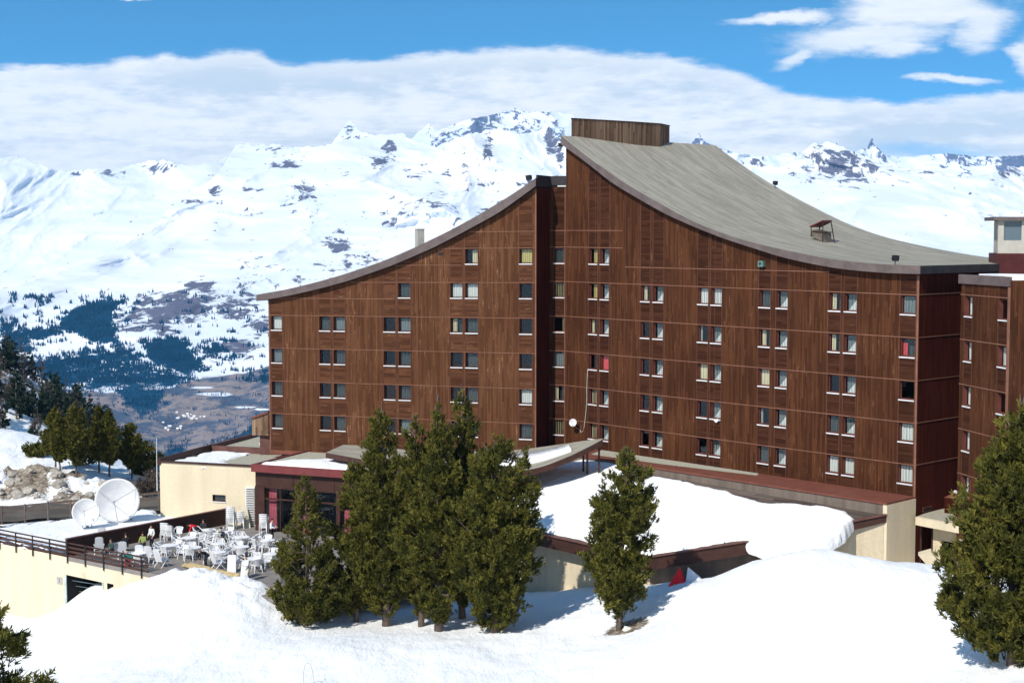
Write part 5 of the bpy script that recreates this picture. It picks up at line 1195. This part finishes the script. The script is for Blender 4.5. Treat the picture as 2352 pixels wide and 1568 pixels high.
# pines behind the dishes
LG = 'pines on the bank behind the satellite dishes'
for x, yb, yt, d, w_, nt, sd_, lb in ((128,1114,938,139,1.55,2600,31,'leftmost pine on the bank behind the dishes, wide at the foot'),(139,1138,952,137,1.3,2000,32,'second pine from the left behind the dishes, with bare lower trunk'),(177,1142,924,137,1.75,3000,33,'tallest pine of the row behind the two dishes'),
    (229,1104,933,141,1.3,2400,34,'pine left of the pair above the large dish'),(252,1106,944,140,1.45,2600,35,'pine right of the pair above the large dish'),(303,1100,971,142,1.6,2600,36,'dark pine at the right end of the row, nearest the cream annex')):
    big('pine_tree', x, yb, yt, d, [(0,.0),(.12,.6),(.19,w_*.1),(.24,w_*.55),(.4,w_*.6),(.6,w_*.5),(.8,w_*.36),(.93,w_*.2),(1,.06)], nt, sd_, lb, 0, LG, ndl=10, wid=.032, L=.27, csz=.12, z0=.2, lk=.15, gaps=.3)
for x, yb, yt, d, w_, sd_, lb in ((200,1136,990,143,1.3,41,'low dark pine behind the row, above the medium dish'),(335,1108,1015,146,1.4,42,'small dark pine low behind the left end of the annex'),(90,1108,1020,145,1.0,43,'small pine at the foot of the snow slope on the left')):
    big('pine_tree', x, yb, yt, d, [(0,.4),(.15,w_),(.5,w_*.9),(.8,w_*.5),(1,.1)], 1200, sd_, lb, 0, None, ndl=7, wid=.045, csz=.2)
# brown bushes by the annex
for i, (x, y, d) in enumerate(((345, 1120, 136), (350, 1100, 140), (338, 1135, 134))):
    cm, tm = crown_mesh('bush', 1.8, prof([(0,.8),(.5,1.0),(1,.4)]), 300, .3, 60+i, M['larch'], ndl=6, wid=.02, gaps=.2, limbs=False)
    plant('bush', G_(x, y, d), cm, tm, ['bare brown bush lowest beside the annex corner', 'bare brown bush beside the thin mast', 'bare brown bush nearest the road fence'][i], 'bush')
# woods on the far spur: individual conifers, shared shapes
FPr = [(0,.0),(.08,1.7),(.3,1.35),(.6,.85),(.85,.4),(1,.05)]
sp = [crown_mesh('fs%d' % i, 9., prof([(a, b*(1+.1*i)) for a, b in FPr]), 420, .55, 70+i, M['spruce'], ndl=6, wid=.12, spread=1., up=.15, limbs=False, gaps=.2, trunk_r=.16) for i in range(3)]
lp = [crown_mesh('fl%d' % i, 8.5, prof([(0,.0),(.15,1.3),(.5,1.0),(1,.08)]), 260, .6, 80+i, M['larch'], ndl=5, wid=.035, spread=.9, up=.6, limbs=False, gaps=.3, trunk_r=.12) for i in range(2)]
rr = random.Random(4); placed = 0; tries = 0
crest = curve([(-60,800),(0,838),(60,882),(110,932),(160,985),(210,1035),(260,1075)])
def topx(p): q = p-CAM; f = q.y*cT-q.z*sT; return 1176+FP*q.x/f, 784-FP*(q.y*sT+q.z*cT)/f
cand = []
for _ in range(9000):
    Yd = rr.uniform(185, 345); cand.append((rr.uniform(-.36, -.255)*Yd, Yd))
cz = gz(np.array([c[0] for c in cand]), np.array([c[1] for c in cand]))
for (X, Yd), z in zip(cand, cz):
    if placed >= 175: break
    x, y = topx(Vector((X, Yd, float(z))))
    if not (-40 < x < 300) or y > 1075 or y < 800: continue
    if (x < 75 and y > 992) or (abs((y-912)-(x-30)*1.5) < 26 and 10 < x < 110 and rr.random() < .85) or (x < 45 and 865 < y < 960 and rr.random() < .5): continue
    p = (X, Yd); kind = rr.random(); sc = rr.uniform(.5, 1.0)
    if kind < .55: cm, tm = sp[rr.randrange(3)]; lb, gr, nm = 'dark spruce among the woods on the snowy left hillside', 'spruces on the snowy left hillside', 'spruce_tree'
    else: cm, tm = lp[rr.randrange(2)]; lb, gr, nm = 'bare brown larch among the woods on the snowy left hillside', 'larches on the snowy left hillside', 'larch_tree'
    plant(nm, (X, Yd, float(z)), cm, tm, lb, 'tree', gr, rr.uniform(0, 6), sc); placed += 1
for x, yb, yt, d, lb in ((12, 1058, 998, 152, 'small dark spruce standing alone on the smooth snow slope at the left edge'), (-8, 1050, 960, 158, 'dark spruce cut by the left edge of the picture above the snow slope')):
    p = G_(x, yb, d); H = PY(x, yt, d).z-p.z; plant('spruce_tree', p, *sp[0], lb, 'tree', None, 0, H/9.)
# =============== TERRACE FURNITURE AND PEOPLE
ZT = -22.9
def proto_chair():
    t = empty('plastic_chair', (0, 0, 0)); w = M['white']
    mb = MB(); mb.prism([(-.22, -.22, .42), (.22, -.22, .42), (.25, .24, .44), (-.25, .24, .44)], (0, 0, .035)); mb.build('seat', w, t)
    mb = MB()
    for i in range(7):
        a = -.9+1.8*i/6; x = .27*math.sin(a); y = -.24+.10*(1-math.cos(a)); mb.bar((x*.85, y+.03, .45), (x, y-.07, .83), .055, .02)
    pts = [(.29*math.sin(a), -.31+.12*(1-math.cos(a))*1., .84+.03*math.cos(a)) for a in np.linspace(-1.25, 1.25, 9)]
    mb.tube(pts, .028, 6); mb.build('backrest', w, t)
    for s in (-1, 1):
        mb = MB(); mb.tube([(s*.27, -.22, .82), (s*.30, -.05, .70), (s*.30, .12, .66), (s*.28, .22, .62), (s*.26, .25, .44)], .024, 6); mb.build('armrest', w, t)
        for y0, y1 in ((.22, .28), (-.20, -.30)): mb = MB(); mb.tube([(s*.22, y0, .43), (s*.27, y1, 0)], [.035, .02], 5); mb.build('leg', w, t)
    return t
def proto_table(r=.5):
    t = empty('round_table', (0, 0, 0)); w = M['white']; mb = MB(); P = [(r*math.cos(a), r*math.sin(a), .70) for a in np.linspace(0, 2*math.pi, 28, endpoint=False)]
    mb.prism(P, (0, 0, .035)); mb.build('tabletop', w, t)
    for k in range(4):
        a = math.pi/4+k*math.pi/2; mb = MB(); mb.tube([(.12*math.cos(a), .12*math.sin(a), .70), (.2*math.cos(a), .2*math.sin(a), .35), (.38*math.cos(a), .38*math.sin(a), 0)], .028, 6); mb.build('leg', w, t)
    return t
def proto_lounger():
    t = empty('sun_chair', (0, 0, 0)); w = M['white']
    mb = MB(); mb.prism([(-.28, -.25, .36), (.28, -.25, .36), (.28, .32, .42), (-.28, .32, .42)], (0, 0, .05)); mb.build('seat', w, t)
    mb = MB(); mb.prism([(-.28, -.25, .38), (.28, -.25, .38), (.25, -.52, 1.15), (.12, -.56, 1.22), (-.12, -.56, 1.22), (-.25, -.52, 1.15)], (0, .04, .01)); mb.build('backrest', w, t)
    for s in (-1, 1):
        mb = MB(); mb.tube([(s*.31, -.36, .72), (s*.33, 0, .64), (s*.31, .3, .60)], .028, 6); mb.build('armrest', w, t)
        mb = MB(); mb.tube([(s*.29, .28, .6), (s*.29, -.35, .0)], .026, 5); mb.build('leg', w, t)
        mb = MB(); mb.tube([(s*.31, -.32, .68), (s*.30, .34, .0)], .026, 5); mb.build('leg', w, t)
    return t
CHR, TBL, LNG = proto_chair(), proto_table(), proto_lounger()
first = {}
def put(proto, loc, rz, label, cat, group=None, tilt=0.):
    if proto.name not in first: first[proto.name] = 1; o = proto
    else: o = copy_tree(proto)
    o.location = loc; o.rotation_euler = (tilt, 0, rz); o.scale = (1.1, 1.1, 1.1); tag(o, label, cat, group); return o
c5 = lambda x, y: (x*.3055, 934.2+y*.3055)
def fl(x, y): return PZ(*c5(x, y), ZT)
def tt(x, y): p = PZ(*c5(x, y), ZT+.72); p.z = ZT+CH; return p       # from the middle of a table top
rr = random.Random(12)
TD = [((1425,988),'before the person in red'),((1570,930),'farthest back by the dark wall'),((1690,948),'right of the seated man'),((1820,985),'before the stacked chairs'),((1640,1035),'before the seated man'),((1275,1045),'beside the standing man in white'),
      ((1455,1062),'in the centre of the terrace'),((1640,1098),'behind the bending person'),((1815,1058),'amid the right hand chairs'),((2010,1008),'before the waiter'),((1905,1145),'beside the person in white trousers'),((1040,1105),'close to the railing'),((2040,1110),'half hidden by the small pine')]
sides = ['left', 'near', 'right', 'far']
tabs = []
for i, ((x, y), w_) in enumerate(TD):
    p = tt(x, y); tabs.append(p); put(TBL, p, rr.uniform(0, 1.5), 'round white plastic table '+w_, 'table', 'round white tables on the terrace')
    for k in range(4 if i not in (1, 11) else 3):
        a = [math.pi, -math.pi/2, 0, math.pi/2][k]+rr.uniform(-.45, .45); r = rr.uniform(.72, .95); q = p+Vector((math.cos(a)*r, math.sin(a)*r, 0))
        put(CHR, q, a+math.pi/2+rr.uniform(-.4, .4), 'white plastic armchair on the %s side of the table %s' % (sides[k], w_), 'chair', 'white armchairs around the terrace tables')
# loose chairs
LC = [((1960,1000),1.2,'facing the waiter beside the table by the windows'),((1380,1120),2.6,'turned away in the open middle of the terrace'),((1520,1010),.3,'standing alone behind the central table'),((1750,1010),-1.9,'between the two back tables'),((1700,1130),.8,'in front of the bending person in black'),((1340,975),2.9,'alone left of the table by the person in red'),((1190,1080),.6,'behind the tall white sun chairs on the left'),((1960,1190),-.6,'at the front right near the person in white'),((1580,1040),1.9,'squeezed between the centre tables'),((1985,1075),2.2,'between the right hand tables'),((860,1090),.5,'by the dark wall at the left end of the terrace'),((1740,1100),-2.4,'right of the table behind the person in black')]
for (x, y), rz, w_ in LC: put(CHR, fl(x, y+25), rz, 'white plastic armchair '+w_, 'chair')
# stacks of chairs: every chair its own thing
for (x, y), n, nm in (((1735,918),7,'tall stack against the dark wall'),((1805,912),4,'low stack by the dark wall'),((1985,950),5,'stack beside the restaurant window'),((1245,1005),4,'higher stack behind the standing man'),((1275,1012),3,'short stack behind the standing man')):
    p = fl(x, y); rz = rr.uniform(-.4, .4)+math.pi*.0
    for k in range(n):
        q = ['lowest', 'second', 'third', 'fourth', 'fifth', 'sixth', 'seventh'][k]
        put(CHR, p+Vector((0, 0, k*.145)), rz, '%s armchair from the bottom of the %s' % (q, nm), 'chair', 'stacked armchairs on the terrace')
# sun chairs with tall backs
LL = [((745,1105),.3,'by the dark wall at the left end'),((925,1140),.2,'left of the middle one behind the railing'),((1055,1165),.1,'tallest looking, in the middle behind the railing'),((1130,1175),-.1,'right of the middle one behind the railing'),((1215,1200),-.5,'leaning beside the snow bank at the railing end'),((1640,1215),-.9,'tipped over left of the folded ones at the front'),((770,1030),.2,'farther back against the dark wall at the left')]
for (x, y), rz, w_ in LL: put(LNG, fl(x, y), rz, 'white high backed sun chair '+w_, 'sun chair', 'high backed white sun chairs')
def panel(x, y, h, w_, n, label, lean=.15, rz=0.):
    p = fl(x, y); t = empty('folded_chairs', p, rz, label, 'folded chairs')
    for k in range(n): mb = MB(); o_ = Vector((0, .07*k, 0)); mb.prism([Vector((-w_/2, 0, .02))+o_, Vector((w_/2, 0, .02))+o_, Vector((w_/2*.9, lean, h))+o_, Vector((-w_/2*.9, lean, h))+o_], (0, .04, 0)); mb.build('slatted_frame', M['white'], t, local=True)
    return t
panel(1740, 1245, 1.15, .6, 3, 'white folded sun chairs standing upright at the front right of the terrace', .2)
panel(1835, 1290, 1.1, .55, 3, 'white folded sun chairs pushed by the person in white trousers', .25, -.2)
t = empty('folded_chairs', fl(1882, 895), 0, 'tall tower of white folded sun chairs against the cream annex wall', 'folded chairs')
for k in range(22): mb = MB(); mb.box((0, .1, .1+k*.14), (.75, .6, .05), .04*math.sin(k*3)); mb.build('folded_frame', M['white'], t, local=True)
for s in (-1, 1): mb = MB(); mb.tube([(.42, -.2, 0), (.62, .2*s, 1.5), (.42, .2, 3.0)], .025, 5); mb.build('strut', M['white'], t, local=True)
M['cardboard'] = mottled('beige_board', (.5, .46, .36), .9); p = fl(1815, 905); mb = MB(); mb.prism([p, p+Vector((.75, -.2, 0)), p+Vector((.45, .2, 1.5)), p+Vector((-.25, .4, 1.5))], (0, .05, 0)); o = mb.build('leaning_board', M['cardboard']); tag(o, 'flat beige board leaning on the dark wall beside the stacked chairs', 'board')

# ---------- people
def skin_obj(name, V, E, R, m, parent, root=0, sub=2):
    me = bpy.data.meshes.new(name); me.from_pydata([tuple(v) for v in V], E, []); o = link(name, me, parent)
    md = o.modifiers.new('skin', 'SKIN'); sk = me.skin_vertices[0].data if me.skin_vertices else None
    if sk is None:
        bpy.context.view_layer.objects.active = o; bpy.ops.mesh.customdata_skin_add(); sk = me.skin_vertices[0].data
    for i, r in enumerate(R): sk[i].radius = r if isinstance(r, tuple) else (r, r)
    sk[root].use_root = True; md.use_smooth_shade = True
    s = o.modifiers.new('sub', 'SUBSURF'); s.levels = sub; s.render_levels = sub
    dg = bpy.context.evaluated_depsgraph_get(); ev = bpy.data.meshes.new_from_object(o.evaluated_get(dg)); o.modifiers.clear(); o.data = ev; ev.materials.clear(); ev.materials.append(m)
    for p in ev.polygons: p.use_smooth = True
    return o
POSE = {
 'stand': dict(pel=(0,0,.93), bel=(0,.01,1.08), che=(0,.0,1.30), nec=(0,.01,1.47), hd0=(0,.02,1.55), hd1=(0,.035,1.68), hip=(.10,0,.88), kne=(.11,.03,.49), ank=(.11,-.01,.08), toe=(.12,.15,.035), sho=(.18,0,1.41), elb=(.25,-.02,1.13), wri=(.24,.13,.92), han=(.23,.18,.86)),
 'walk': dict(pel=(0,0,.93), bel=(0,.02,1.08), che=(0,.04,1.30), nec=(0,.06,1.47), hd0=(0,.08,1.55), hd1=(0,.11,1.68), hip=(.10,0,.88), kne=(.11,.10,.50), ank=(.11,.02,.08), toe=(.12,.18,.035), sho=(.18,.03,1.41), elb=(.24,.08,1.14), wri=(.20,.34,1.08), han=(.18,.41,1.08)),
 'sit': dict(pel=(0,-.05,.50), bel=(0,-.07,.64), che=(0,-.06,.88), nec=(0,-.03,1.06), hd0=(0,-.01,1.14), hd1=(0,.01,1.27), hip=(.10,-.03,.49), kne=(.13,.38,.50), ank=(.13,.36,.09), toe=(.14,.50,.04), sho=(.18,-.05,1.0), elb=(.24,.05,.74), wri=(.16,.28,.70), han=(.13,.34,.70)),
 'bend': dict(pel=(0,-.10,.90), bel=(0,.05,1.00), che=(0,.26,1.08), nec=(0,.42,1.12), hd0=(0,.50,1.10), hd1=(0,.60,1.06), hip=(.10,-.10,.85), kne=(.12,.02,.47), ank=(.12,-.06,.08), toe=(.13,.10,.035), sho=(.18,.36,1.08), elb=(.20,.42,.80), wri=(.16,.46,.58), han=(.15,.48,.51))}
def person(x, y, pose, rz, label, top, legs, hair=(.03, .02, .015), sc=1., skin=(.45, .26, .18), z=0.):
    P = {k: Vector(v) for k, v in POSE[pose].items()}; p = fl(x, y); t = empty('person', p+Vector((0, 0, z)), rz, label, 'person')
    t_off = Vector(WO[t.name]); WO[t.name] = Vector(); mk = lambda v, s: Vector((v.x*s, v.y, v.z))
    ms = mottled('skin', skin, .6, .05); V = []; E = []; R = []
    def add(v, r, par=None):
        V.append(v); R.append(r)
        if par is not None: E.append((par, len(V)-1))
        return len(V)-1
    a = add(P['pel'], (.13, .10)); b = add(P['bel'], (.125, .09), a); c = add(P['che'], (.15, .10), b); n = add(P['nec'], .055, c); h = add(P['hd0'], (.075, .08), n); h2 = add(P['hd1'], (.078, .088), h)
    fw = (Vector((0, 1, .0)) if pose != 'bend' else Vector((0, .2, -1))).normalized(); add((P['hd0']+P['hd1'])/2+fw*.10, .014, h)
    for s in (-1, 1):
        sh = add(mk(P['sho'], s), .055, c); e = add(mk(P['elb'], s), .040, sh); w_ = add(mk(P['wri'], s), .027, e); hn = add(mk(P['han'], s), (.036, .018), w_)
        d = (P['han']-P['wri']).normalized(); d = mk(d, s)
        for q in range(4): o_ = Vector((0, 0, 0))+Vector((s*.0, .018*(q-1.5), 0)) if abs(d.y) < .6 else Vector((.018*(q-1.5), 0, 0)); f1 = add(V[hn]+d*.05+o_, .0095, hn); add(V[f1]+d*(.035+.006*(q in (1, 2)))+Vector((-s*.012, 0, -.008)), .008, f1)
        tb1 = add(V[w_]+d*.045+Vector((-s*.035, .02, 0)), .010, w_); add(V[tb1]+d*.03, .008, tb1)
        hp_ = add(mk(P['hip'], s), .085, a); k_ = add(mk(P['kne'], s), .058, hp_); an_ = add(mk(P['ank'], s), .042, k_); add(mk(P['toe'], s), .034, an_)
    skin_obj('body', V, E, R, ms, t)
    mt = mottled('jacket_cloth', top, .8, .12); V2 = [P['pel']+Vector((0, 0, .02)), P['bel'], P['che'], P['nec']*.7+P['che']*.3]; E2 = [(0, 1), (1, 2), (2, 3)]; R2 = [(.165, .13), (.16, .125), (.185, .13), (.085, .085)]
    for s in (-1, 1):
        i = len(V2); V2 += [mk(P['sho'], s), mk(P['elb'], s), mk(P['wri'], s)]; E2 += [(2, i), (i, i+1), (i+1, i+2)]; R2 += [.08, .062, .048]
    skin_obj('jacket', V2, E2, R2, mt, t)
    ml = mottled('trouser_cloth', legs, .85, .12); V3 = [P['pel']]; E3 = []; R3 = [(.15, .12)]
    for s in (-1, 1):
        i = len(V3); V3 += [mk(P['hip'], s), mk(P['kne'], s), mk(P['ank'], s)]; E3 += [(0, i), (i, i+1), (i+1, i+2)]; R3 += [.11, .078, .06]
    skin_obj('trousers', V3, E3, R3, ml, t)
    for s in (-1, 1): mb = MB(); mb.tube([mk(P['ank'], s)+Vector((0, -.05, -.04)), mk(P['ank'], s)*.4+mk(P['toe'], s)*.6, mk(P['toe'], s)+Vector((0, .04, 0))], [.05, .052, .035], 8); mb.build('shoe', M['black'], t, True, local=True)
    mh = mottled('hair', hair, .8, .2); ax = (P['hd1']-P['hd0']).normalized(); cen = P['hd1']+ax*.0-fw*.015
    bm = bmesh.new(); bmesh.ops.create_uvsphere(bm, u_segments=14, v_segments=9, radius=.118)
    bmesh.ops.delete(bm, geom=[v for v in bm.verts if v.co.dot(ax)+v.co.dot(-fw)*.9 < -.035], context='VERTS')
    for v in bm.verts: v.co += cen
    me = bpy.data.meshes.new('hair'); bm.to_mesh(me); bm.free(); me.materials.append(mh); link('hair', me, t)
    for s in (-1, 1):
        mb = MB(); e = (P['hd0']+P['hd1'])/2+ax*.02+fw*.092+Vector((s*.032, 0, 0)); mb.tube([e, e+fw*.008], .010, 6); mb.build('eye', M['black'], t, local=True)
    WO[t.name] = t_off; t.scale = (sc, sc, sc); return t
person(1142, 1062, 'stand', 2.6, 'person standing in a white jacket over black behind the sun chairs', (.72, .72, .72), (.03, .03, .035))
person(1470, 990, 'bend', 1.9, 'person in a bright red jacket leaning over near the dark wall', (.62, .02, .03), (.02, .02, .03), sc=.95)
person(1530, 975, 'sit', 2.9, 'person in dark clothes sitting right behind the person in red', (.03, .03, .035), (.02, .02, .03))
person(1665, 1040, 'sit', 3.1, 'man in dark clothes sitting at a table facing the camera', (.03, .035, .045), (.03, .03, .04))
person(2040, 1012, 'walk', -1.7, 'waiter in a white shirt and black trousers by the restaurant', (.75, .76, .8), (.015, .015, .02))
person(1545, 1205, 'bend', 2.1, 'person in a black shirt bending forward at the front of the terrace', (.015, .015, .02), (.02, .02, .025))
person(1862, 1310, 'walk', 2.2, 'person in white clothes holding folded sun chairs at the front right', (.74, .74, .76), (.62, .60, .54))
person(960, 1200, 'sit', 3.3, 'person in a green top and red trousers sitting low behind the railing', (.02, .22, .2), (.5, .03, .04), z=-.12)
person(948, 1085, 'sit', .5, 'dark haired person in black sitting in front of the dark wall', (.02, .02, .025), (.02, .02, .025))
person(835, 1130, 'sit', 2.5, 'person in dark green clothes sitting at the left end of the terrace', (.04, .07, .06), (.03, .03, .04))
person(1075, 1080, 'sit', 2.9, 'person in a yellow-green top sitting behind the tall sun chairs', (.26, .32, .10), (.05, .05, .06))
# =============== SKY, SUN, CAMERA, HAZE
SUNAZ = Vector((-.55, -.835, 0)).normalized(); EL = math.radians(42)
sd = Vector((SUNAZ.x*math.cos(EL), SUNAZ.y*math.cos(EL), math.sin(EL)))
sl = bpy.data.lights.new('sun', 'SUN'); sl.energy = 4.8; sl.angle = math.radians(.53); sl.color = (1, .95, .86)
so = bpy.data.objects.new('sun', sl); C.objects.link(so); so.rotation_euler = sd.to_track_quat('Z', 'Y').to_euler(); so.location = (-60, -60, 90)
w = bpy.data.worlds.new('World'); bpy.context.scene.world = w; w.use_nodes = True; nt = w.node_tree; nt.nodes.clear(); t = NT(nt)
sky = t.n('ShaderNodeTexSky', sky_type='NISHITA'); sky.sun_disc = False; sky.sun_elevation = EL; sky.sun_rotation = math.atan2(SUNAZ.x, SUNAZ.y); sky.altitude = 1800; sky.air_density = 1.0; sky.dust_density = .3; sky.ozone_density = 2.0
dirn = t.n('ShaderNodeTexCoord').outputs['Generated']; s = t.n('ShaderNodeSeparateXYZ', i_0=dirn)
X, Y, Z = s.outputs
Yc = t.math('MAXIMUM', Y, .05)
u = t.math('DIVIDE', X, Yc); v = t.math('DIVIDE', Z, Yc)       # bearing and height of the line of sight
lift = t.n('ShaderNodeCombineXYZ', i_X=X, i_Y=Y, i_Z=t.math('ADD', t.math('MULTIPLY', t.math('MAXIMUM', Z, 0.), 2.2), .12))
nt.links.new(t.n('ShaderNodeVectorMath', operation='NORMALIZE', i_0=lift.outputs[0]).outputs[0], sky.inputs[0])
P = t.n('ShaderNodeCombineXYZ', i_X=u, i_Y=t.math('MULTIPLY', v, 2.4)).outputs[0]
n4 = t.noise(t.mapv(P, (1, 1.6, 1), (8.1, 3.7, 0)), 38., 6, .65)
wA = t.noise(t.mapv(P, (1, 1, 1), (11.3, 2.9, 1)), 7., 7, .62); wB = t.noise(t.mapv(P, (1, 1, 1), (4.4, 9.1, 2)), 9., 8, .64)
u0, v0 = u, v; u = t.math('ADD', u, t.math('MULTIPLY', t.math('SUBTRACT', wA, .5), .085)); v = t.math('ADD', v, t.math('MULTIPLY', t.math('SUBTRACT', wB, .5), .030))
n1 = t.noise(P, 6., 8, .58, .3); n2 = t.noise(t.mapv(P, (1, 1, 1), (3.1, 1.7, 0)), 16., 6, .6); n3 = t.noise(t.mapv(P, (.5, 1.8, 1), (5.3, 2.2, .4)), 4., 7, .6, .5)
edge = [(0,162),(60,158),(200,150),(290,140),(365,130),(380,121),(450,117),(500,106),(560,103),(600,106),(640,133),(700,137),(800,133),(900,126),(1000,118),(1100,110),(1250,103),(1350,104),(1450,113),(1550,128),(1650,148),(1720,165),(1780,192),(1850,215),(2000,229),(2100,226),(2200,218),(2352,208)]
fc = nt.nodes.new('ShaderNodeFloatCurve'); cv = fc.mapping.curves[0]
def upx(x): return (x-1176)/FP
def vy(y): r = ray(1176, y); return r.z/r.y
U0, U1 = upx(-200), upx(2552); V0, V1 = 0., .2
ptsE = [((upx(x)-U0)/(U1-U0), (vy(y)-V0)/(V1-V0)) for x, y in edge]
cv.points[0].location = (0, ptsE[0][1]); cv.points[1].location = (1, ptsE[-1][1])
for p in ptsE: cv.points.new(*p)
for p in cv.points: p.handle_type = 'AUTO'
fc.mapping.update(); un = t.math('DIVIDE', t.math('SUBTRACT', u0, U0), U1-U0)
nt.links.new(un, fc.inputs['Value'])
ev = t.math('MULTIPLY', fc.outputs[0], V1-V0)
d1 = t.math('ADD', t.math('SUBTRACT', ev, t.math('ADD', t.math('MULTIPLY', v, .35), t.math('MULTIPLY', v0, .65))), t.math('ADD', t.math('MULTIPLY', t.math('ADD', t.math('MULTIPLY', t.math('SUBTRACT', n2, .5), 1.), t.math('MULTIPLY', t.math('SUBTRACT', n4, .5), .6)), .014), t.math('MULTIPLY', t.math('SUBTRACT', n1, .5), .012)))
bank = t.sstep(d1, -.0015, .0055)
def ell(cx, cy, rx, ry, rot=0.):
    du = t.math('SUBTRACT', u, upx(cx)); dv = t.math('SUBTRACT', v, vy(cy)); c, s_ = math.cos(rot), math.sin(rot)
    a = t.math('DIVIDE', t.math('ADD', t.math('MULTIPLY', du, c), t.math('MULTIPLY', dv, s_)), rx/FP)
    b = t.math('DIVIDE', t.math('SUBTRACT', t.math('MULTIPLY', dv, c), t.math('MULTIPLY', du, s_)), ry/FP)
    return t.math('SUBTRACT', 1., t.math('SQRT', t.math('ADD', t.math('MULTIPLY', a, a), t.math('MULTIPLY', b, b))))
es = [(2120,20,215,58,-.03),(1960,80,240,50,.12),(1790,40,160,18,.12),(1830,130,85,26,.4),(2230,60,95,70,.3),(2345,115,50,70,.3),(2170,178,110,12,0),(2050,110,90,30,.1),(2400,60,50,40,0),(320,-6,220,10,0)]
m = None
for e in es:
    q = ell(*e); m = q if m is None else t.math('MAXIMUM', m, q)
wisp = t.sstep(t.math('ADD', m, t.math('MULTIPLY', t.math('SUBTRACT', t.math('ADD', t.math('MULTIPLY', n3, .55), t.math('ADD', t.math('MULTIPLY', n2, .35), t.math('MULTIPLY', n4, .25))), .53), 2.4)), .0, .75)
# thin breaks low on the right
cov = t.math('MAXIMUM', bank, t.math('MULTIPLY', wisp, .93))
gap = ell(2120, 340, 330, 40, 0.); gap = t.sstep(t.math('ADD', gap, t.math('MULTIPLY', t.math('SUBTRACT', n3, .5), 2.2)), .1, .8)
cov = t.math('MULTIPLY', cov, t.math('SUBTRACT', 1., t.math('MULTIPLY', gap, .55)))
# behind and beside the view: scattered cloud, horizon band added to grey window reflections
back = t.math('MAXIMUM', t.sstep(t.noise(dirn, 2.5, 7, .6), .52, .66), t.math('MULTIPLY', t.sstep(Z, .42, .2), 3.2))
isf = t.sstep(Y, .55, .8)
cov = t.math('ADD', t.math('MULTIPLY', cov, isf), t.math('MULTIPLY', t.math('MULTIPLY', back, .25), t.math('SUBTRACT', 1., isf)))
edgeb = t.sstep(d1, .0, .018)
sh = t.math('ADD', t.math('MULTIPLY', n3, .6), t.math('MULTIPLY', n1, .4))
br = t.sstep(t.math('ADD', sh, t.math('MULTIPLY', t.math('SUBTRACT', n4, .5), .35)), .40, .57)
ccol = t.mix(br, (.72, .78, .81), (1.10, 1.07, 1.02))
ccol = t.mix(t.math('MULTIPLY', t.math('SUBTRACT', 1., edgeb), .65), ccol, (1.05, 1.03, .99))
bright = t.sstep(t.math('ADD', ell(1290, 178, 110, 26, 0.), t.math('MULTIPLY', t.math('SUBTRACT', n2, .5), .9)), .1, .6)
ccol = t.mix(t.math('MULTIPLY', bright, .7), ccol, (1, 1, 1))
hz = t.sstep(v0, .075, .02); ccol = t.mix(t.math('MULTIPLY', hz, .45), ccol, (.90, .93, .95))
bgs = t.n('ShaderNodeBackground'); bgs.inputs[1].default_value = .14
tint = t.mix(1., sky.outputs[0], (.50, 1.14, 1.26), 'MULTIPLY'); nt.links.new(tint, bgs.inputs[0])
bgc = t.n('ShaderNodeBackground'); nt.links.new(ccol, bgc.inputs[0]); bgc.inputs[1].default_value = 1.03
mx = t.n('ShaderNodeMixShader'); nt.links.new(cov, mx.inputs[0]); nt.links.new(bgs.outputs[0], mx.inputs[1]); nt.links.new(bgc.outputs[0], mx.inputs[2])
o = t.n('ShaderNodeOutputWorld'); nt.links.new(mx.outputs[0], o.inputs[0])
cam = bpy.data.cameras.new('camera'); co = bpy.data.objects.new('camera', cam); C.objects.link(co); co.location = CAM; co.rotation_euler = (math.pi/2-TH, 0, 0)
cam.sensor_width = 36; cam.lens = 36*FP/2352; cam.clip_start = .5; cam.clip_end = 40000; bpy.context.scene.camera = co
if HAZE:
    mb = MB(); mb.box((500, 3500, 200), (12000, 14000, 1700)); hm = bpy.data.materials.new('thin_air'); hm.use_nodes = True; hn = hm.node_tree; hn.nodes.clear(); t = NT(hn)
    pv = t.n('ShaderNodeVolumePrincipled'); pv.inputs['Color'].default_value = (.16, .52, 1, 1); pv.inputs['Density'].default_value = HAZE; pv.inputs['Anisotropy'].default_value = 0.
    oo = t.n('ShaderNodeOutputMaterial'); hn.links.new(pv.outputs[0], oo.inputs['Volume']); h = mb.build('haze', hm); bm = bmesh.new(); bm.from_mesh(h.data); sg = bm.calc_volume(signed=True); bm.free(); (h.data.flip_normals() if sg < 0 else None); tag(h, kind='stuff')
sc = bpy.context.scene; sc.view_settings.view_transform = 'Standard'; sc.view_settings.look = 'None'; sc.view_settings.exposure = .2; sc.view_settings.gamma = 1
sc.cycles.max_bounces = 6; sc.cycles.transparent_max_bounces = 12; sc.cycles.volume_bounces = 0; sc.cycles.use_denoising = True
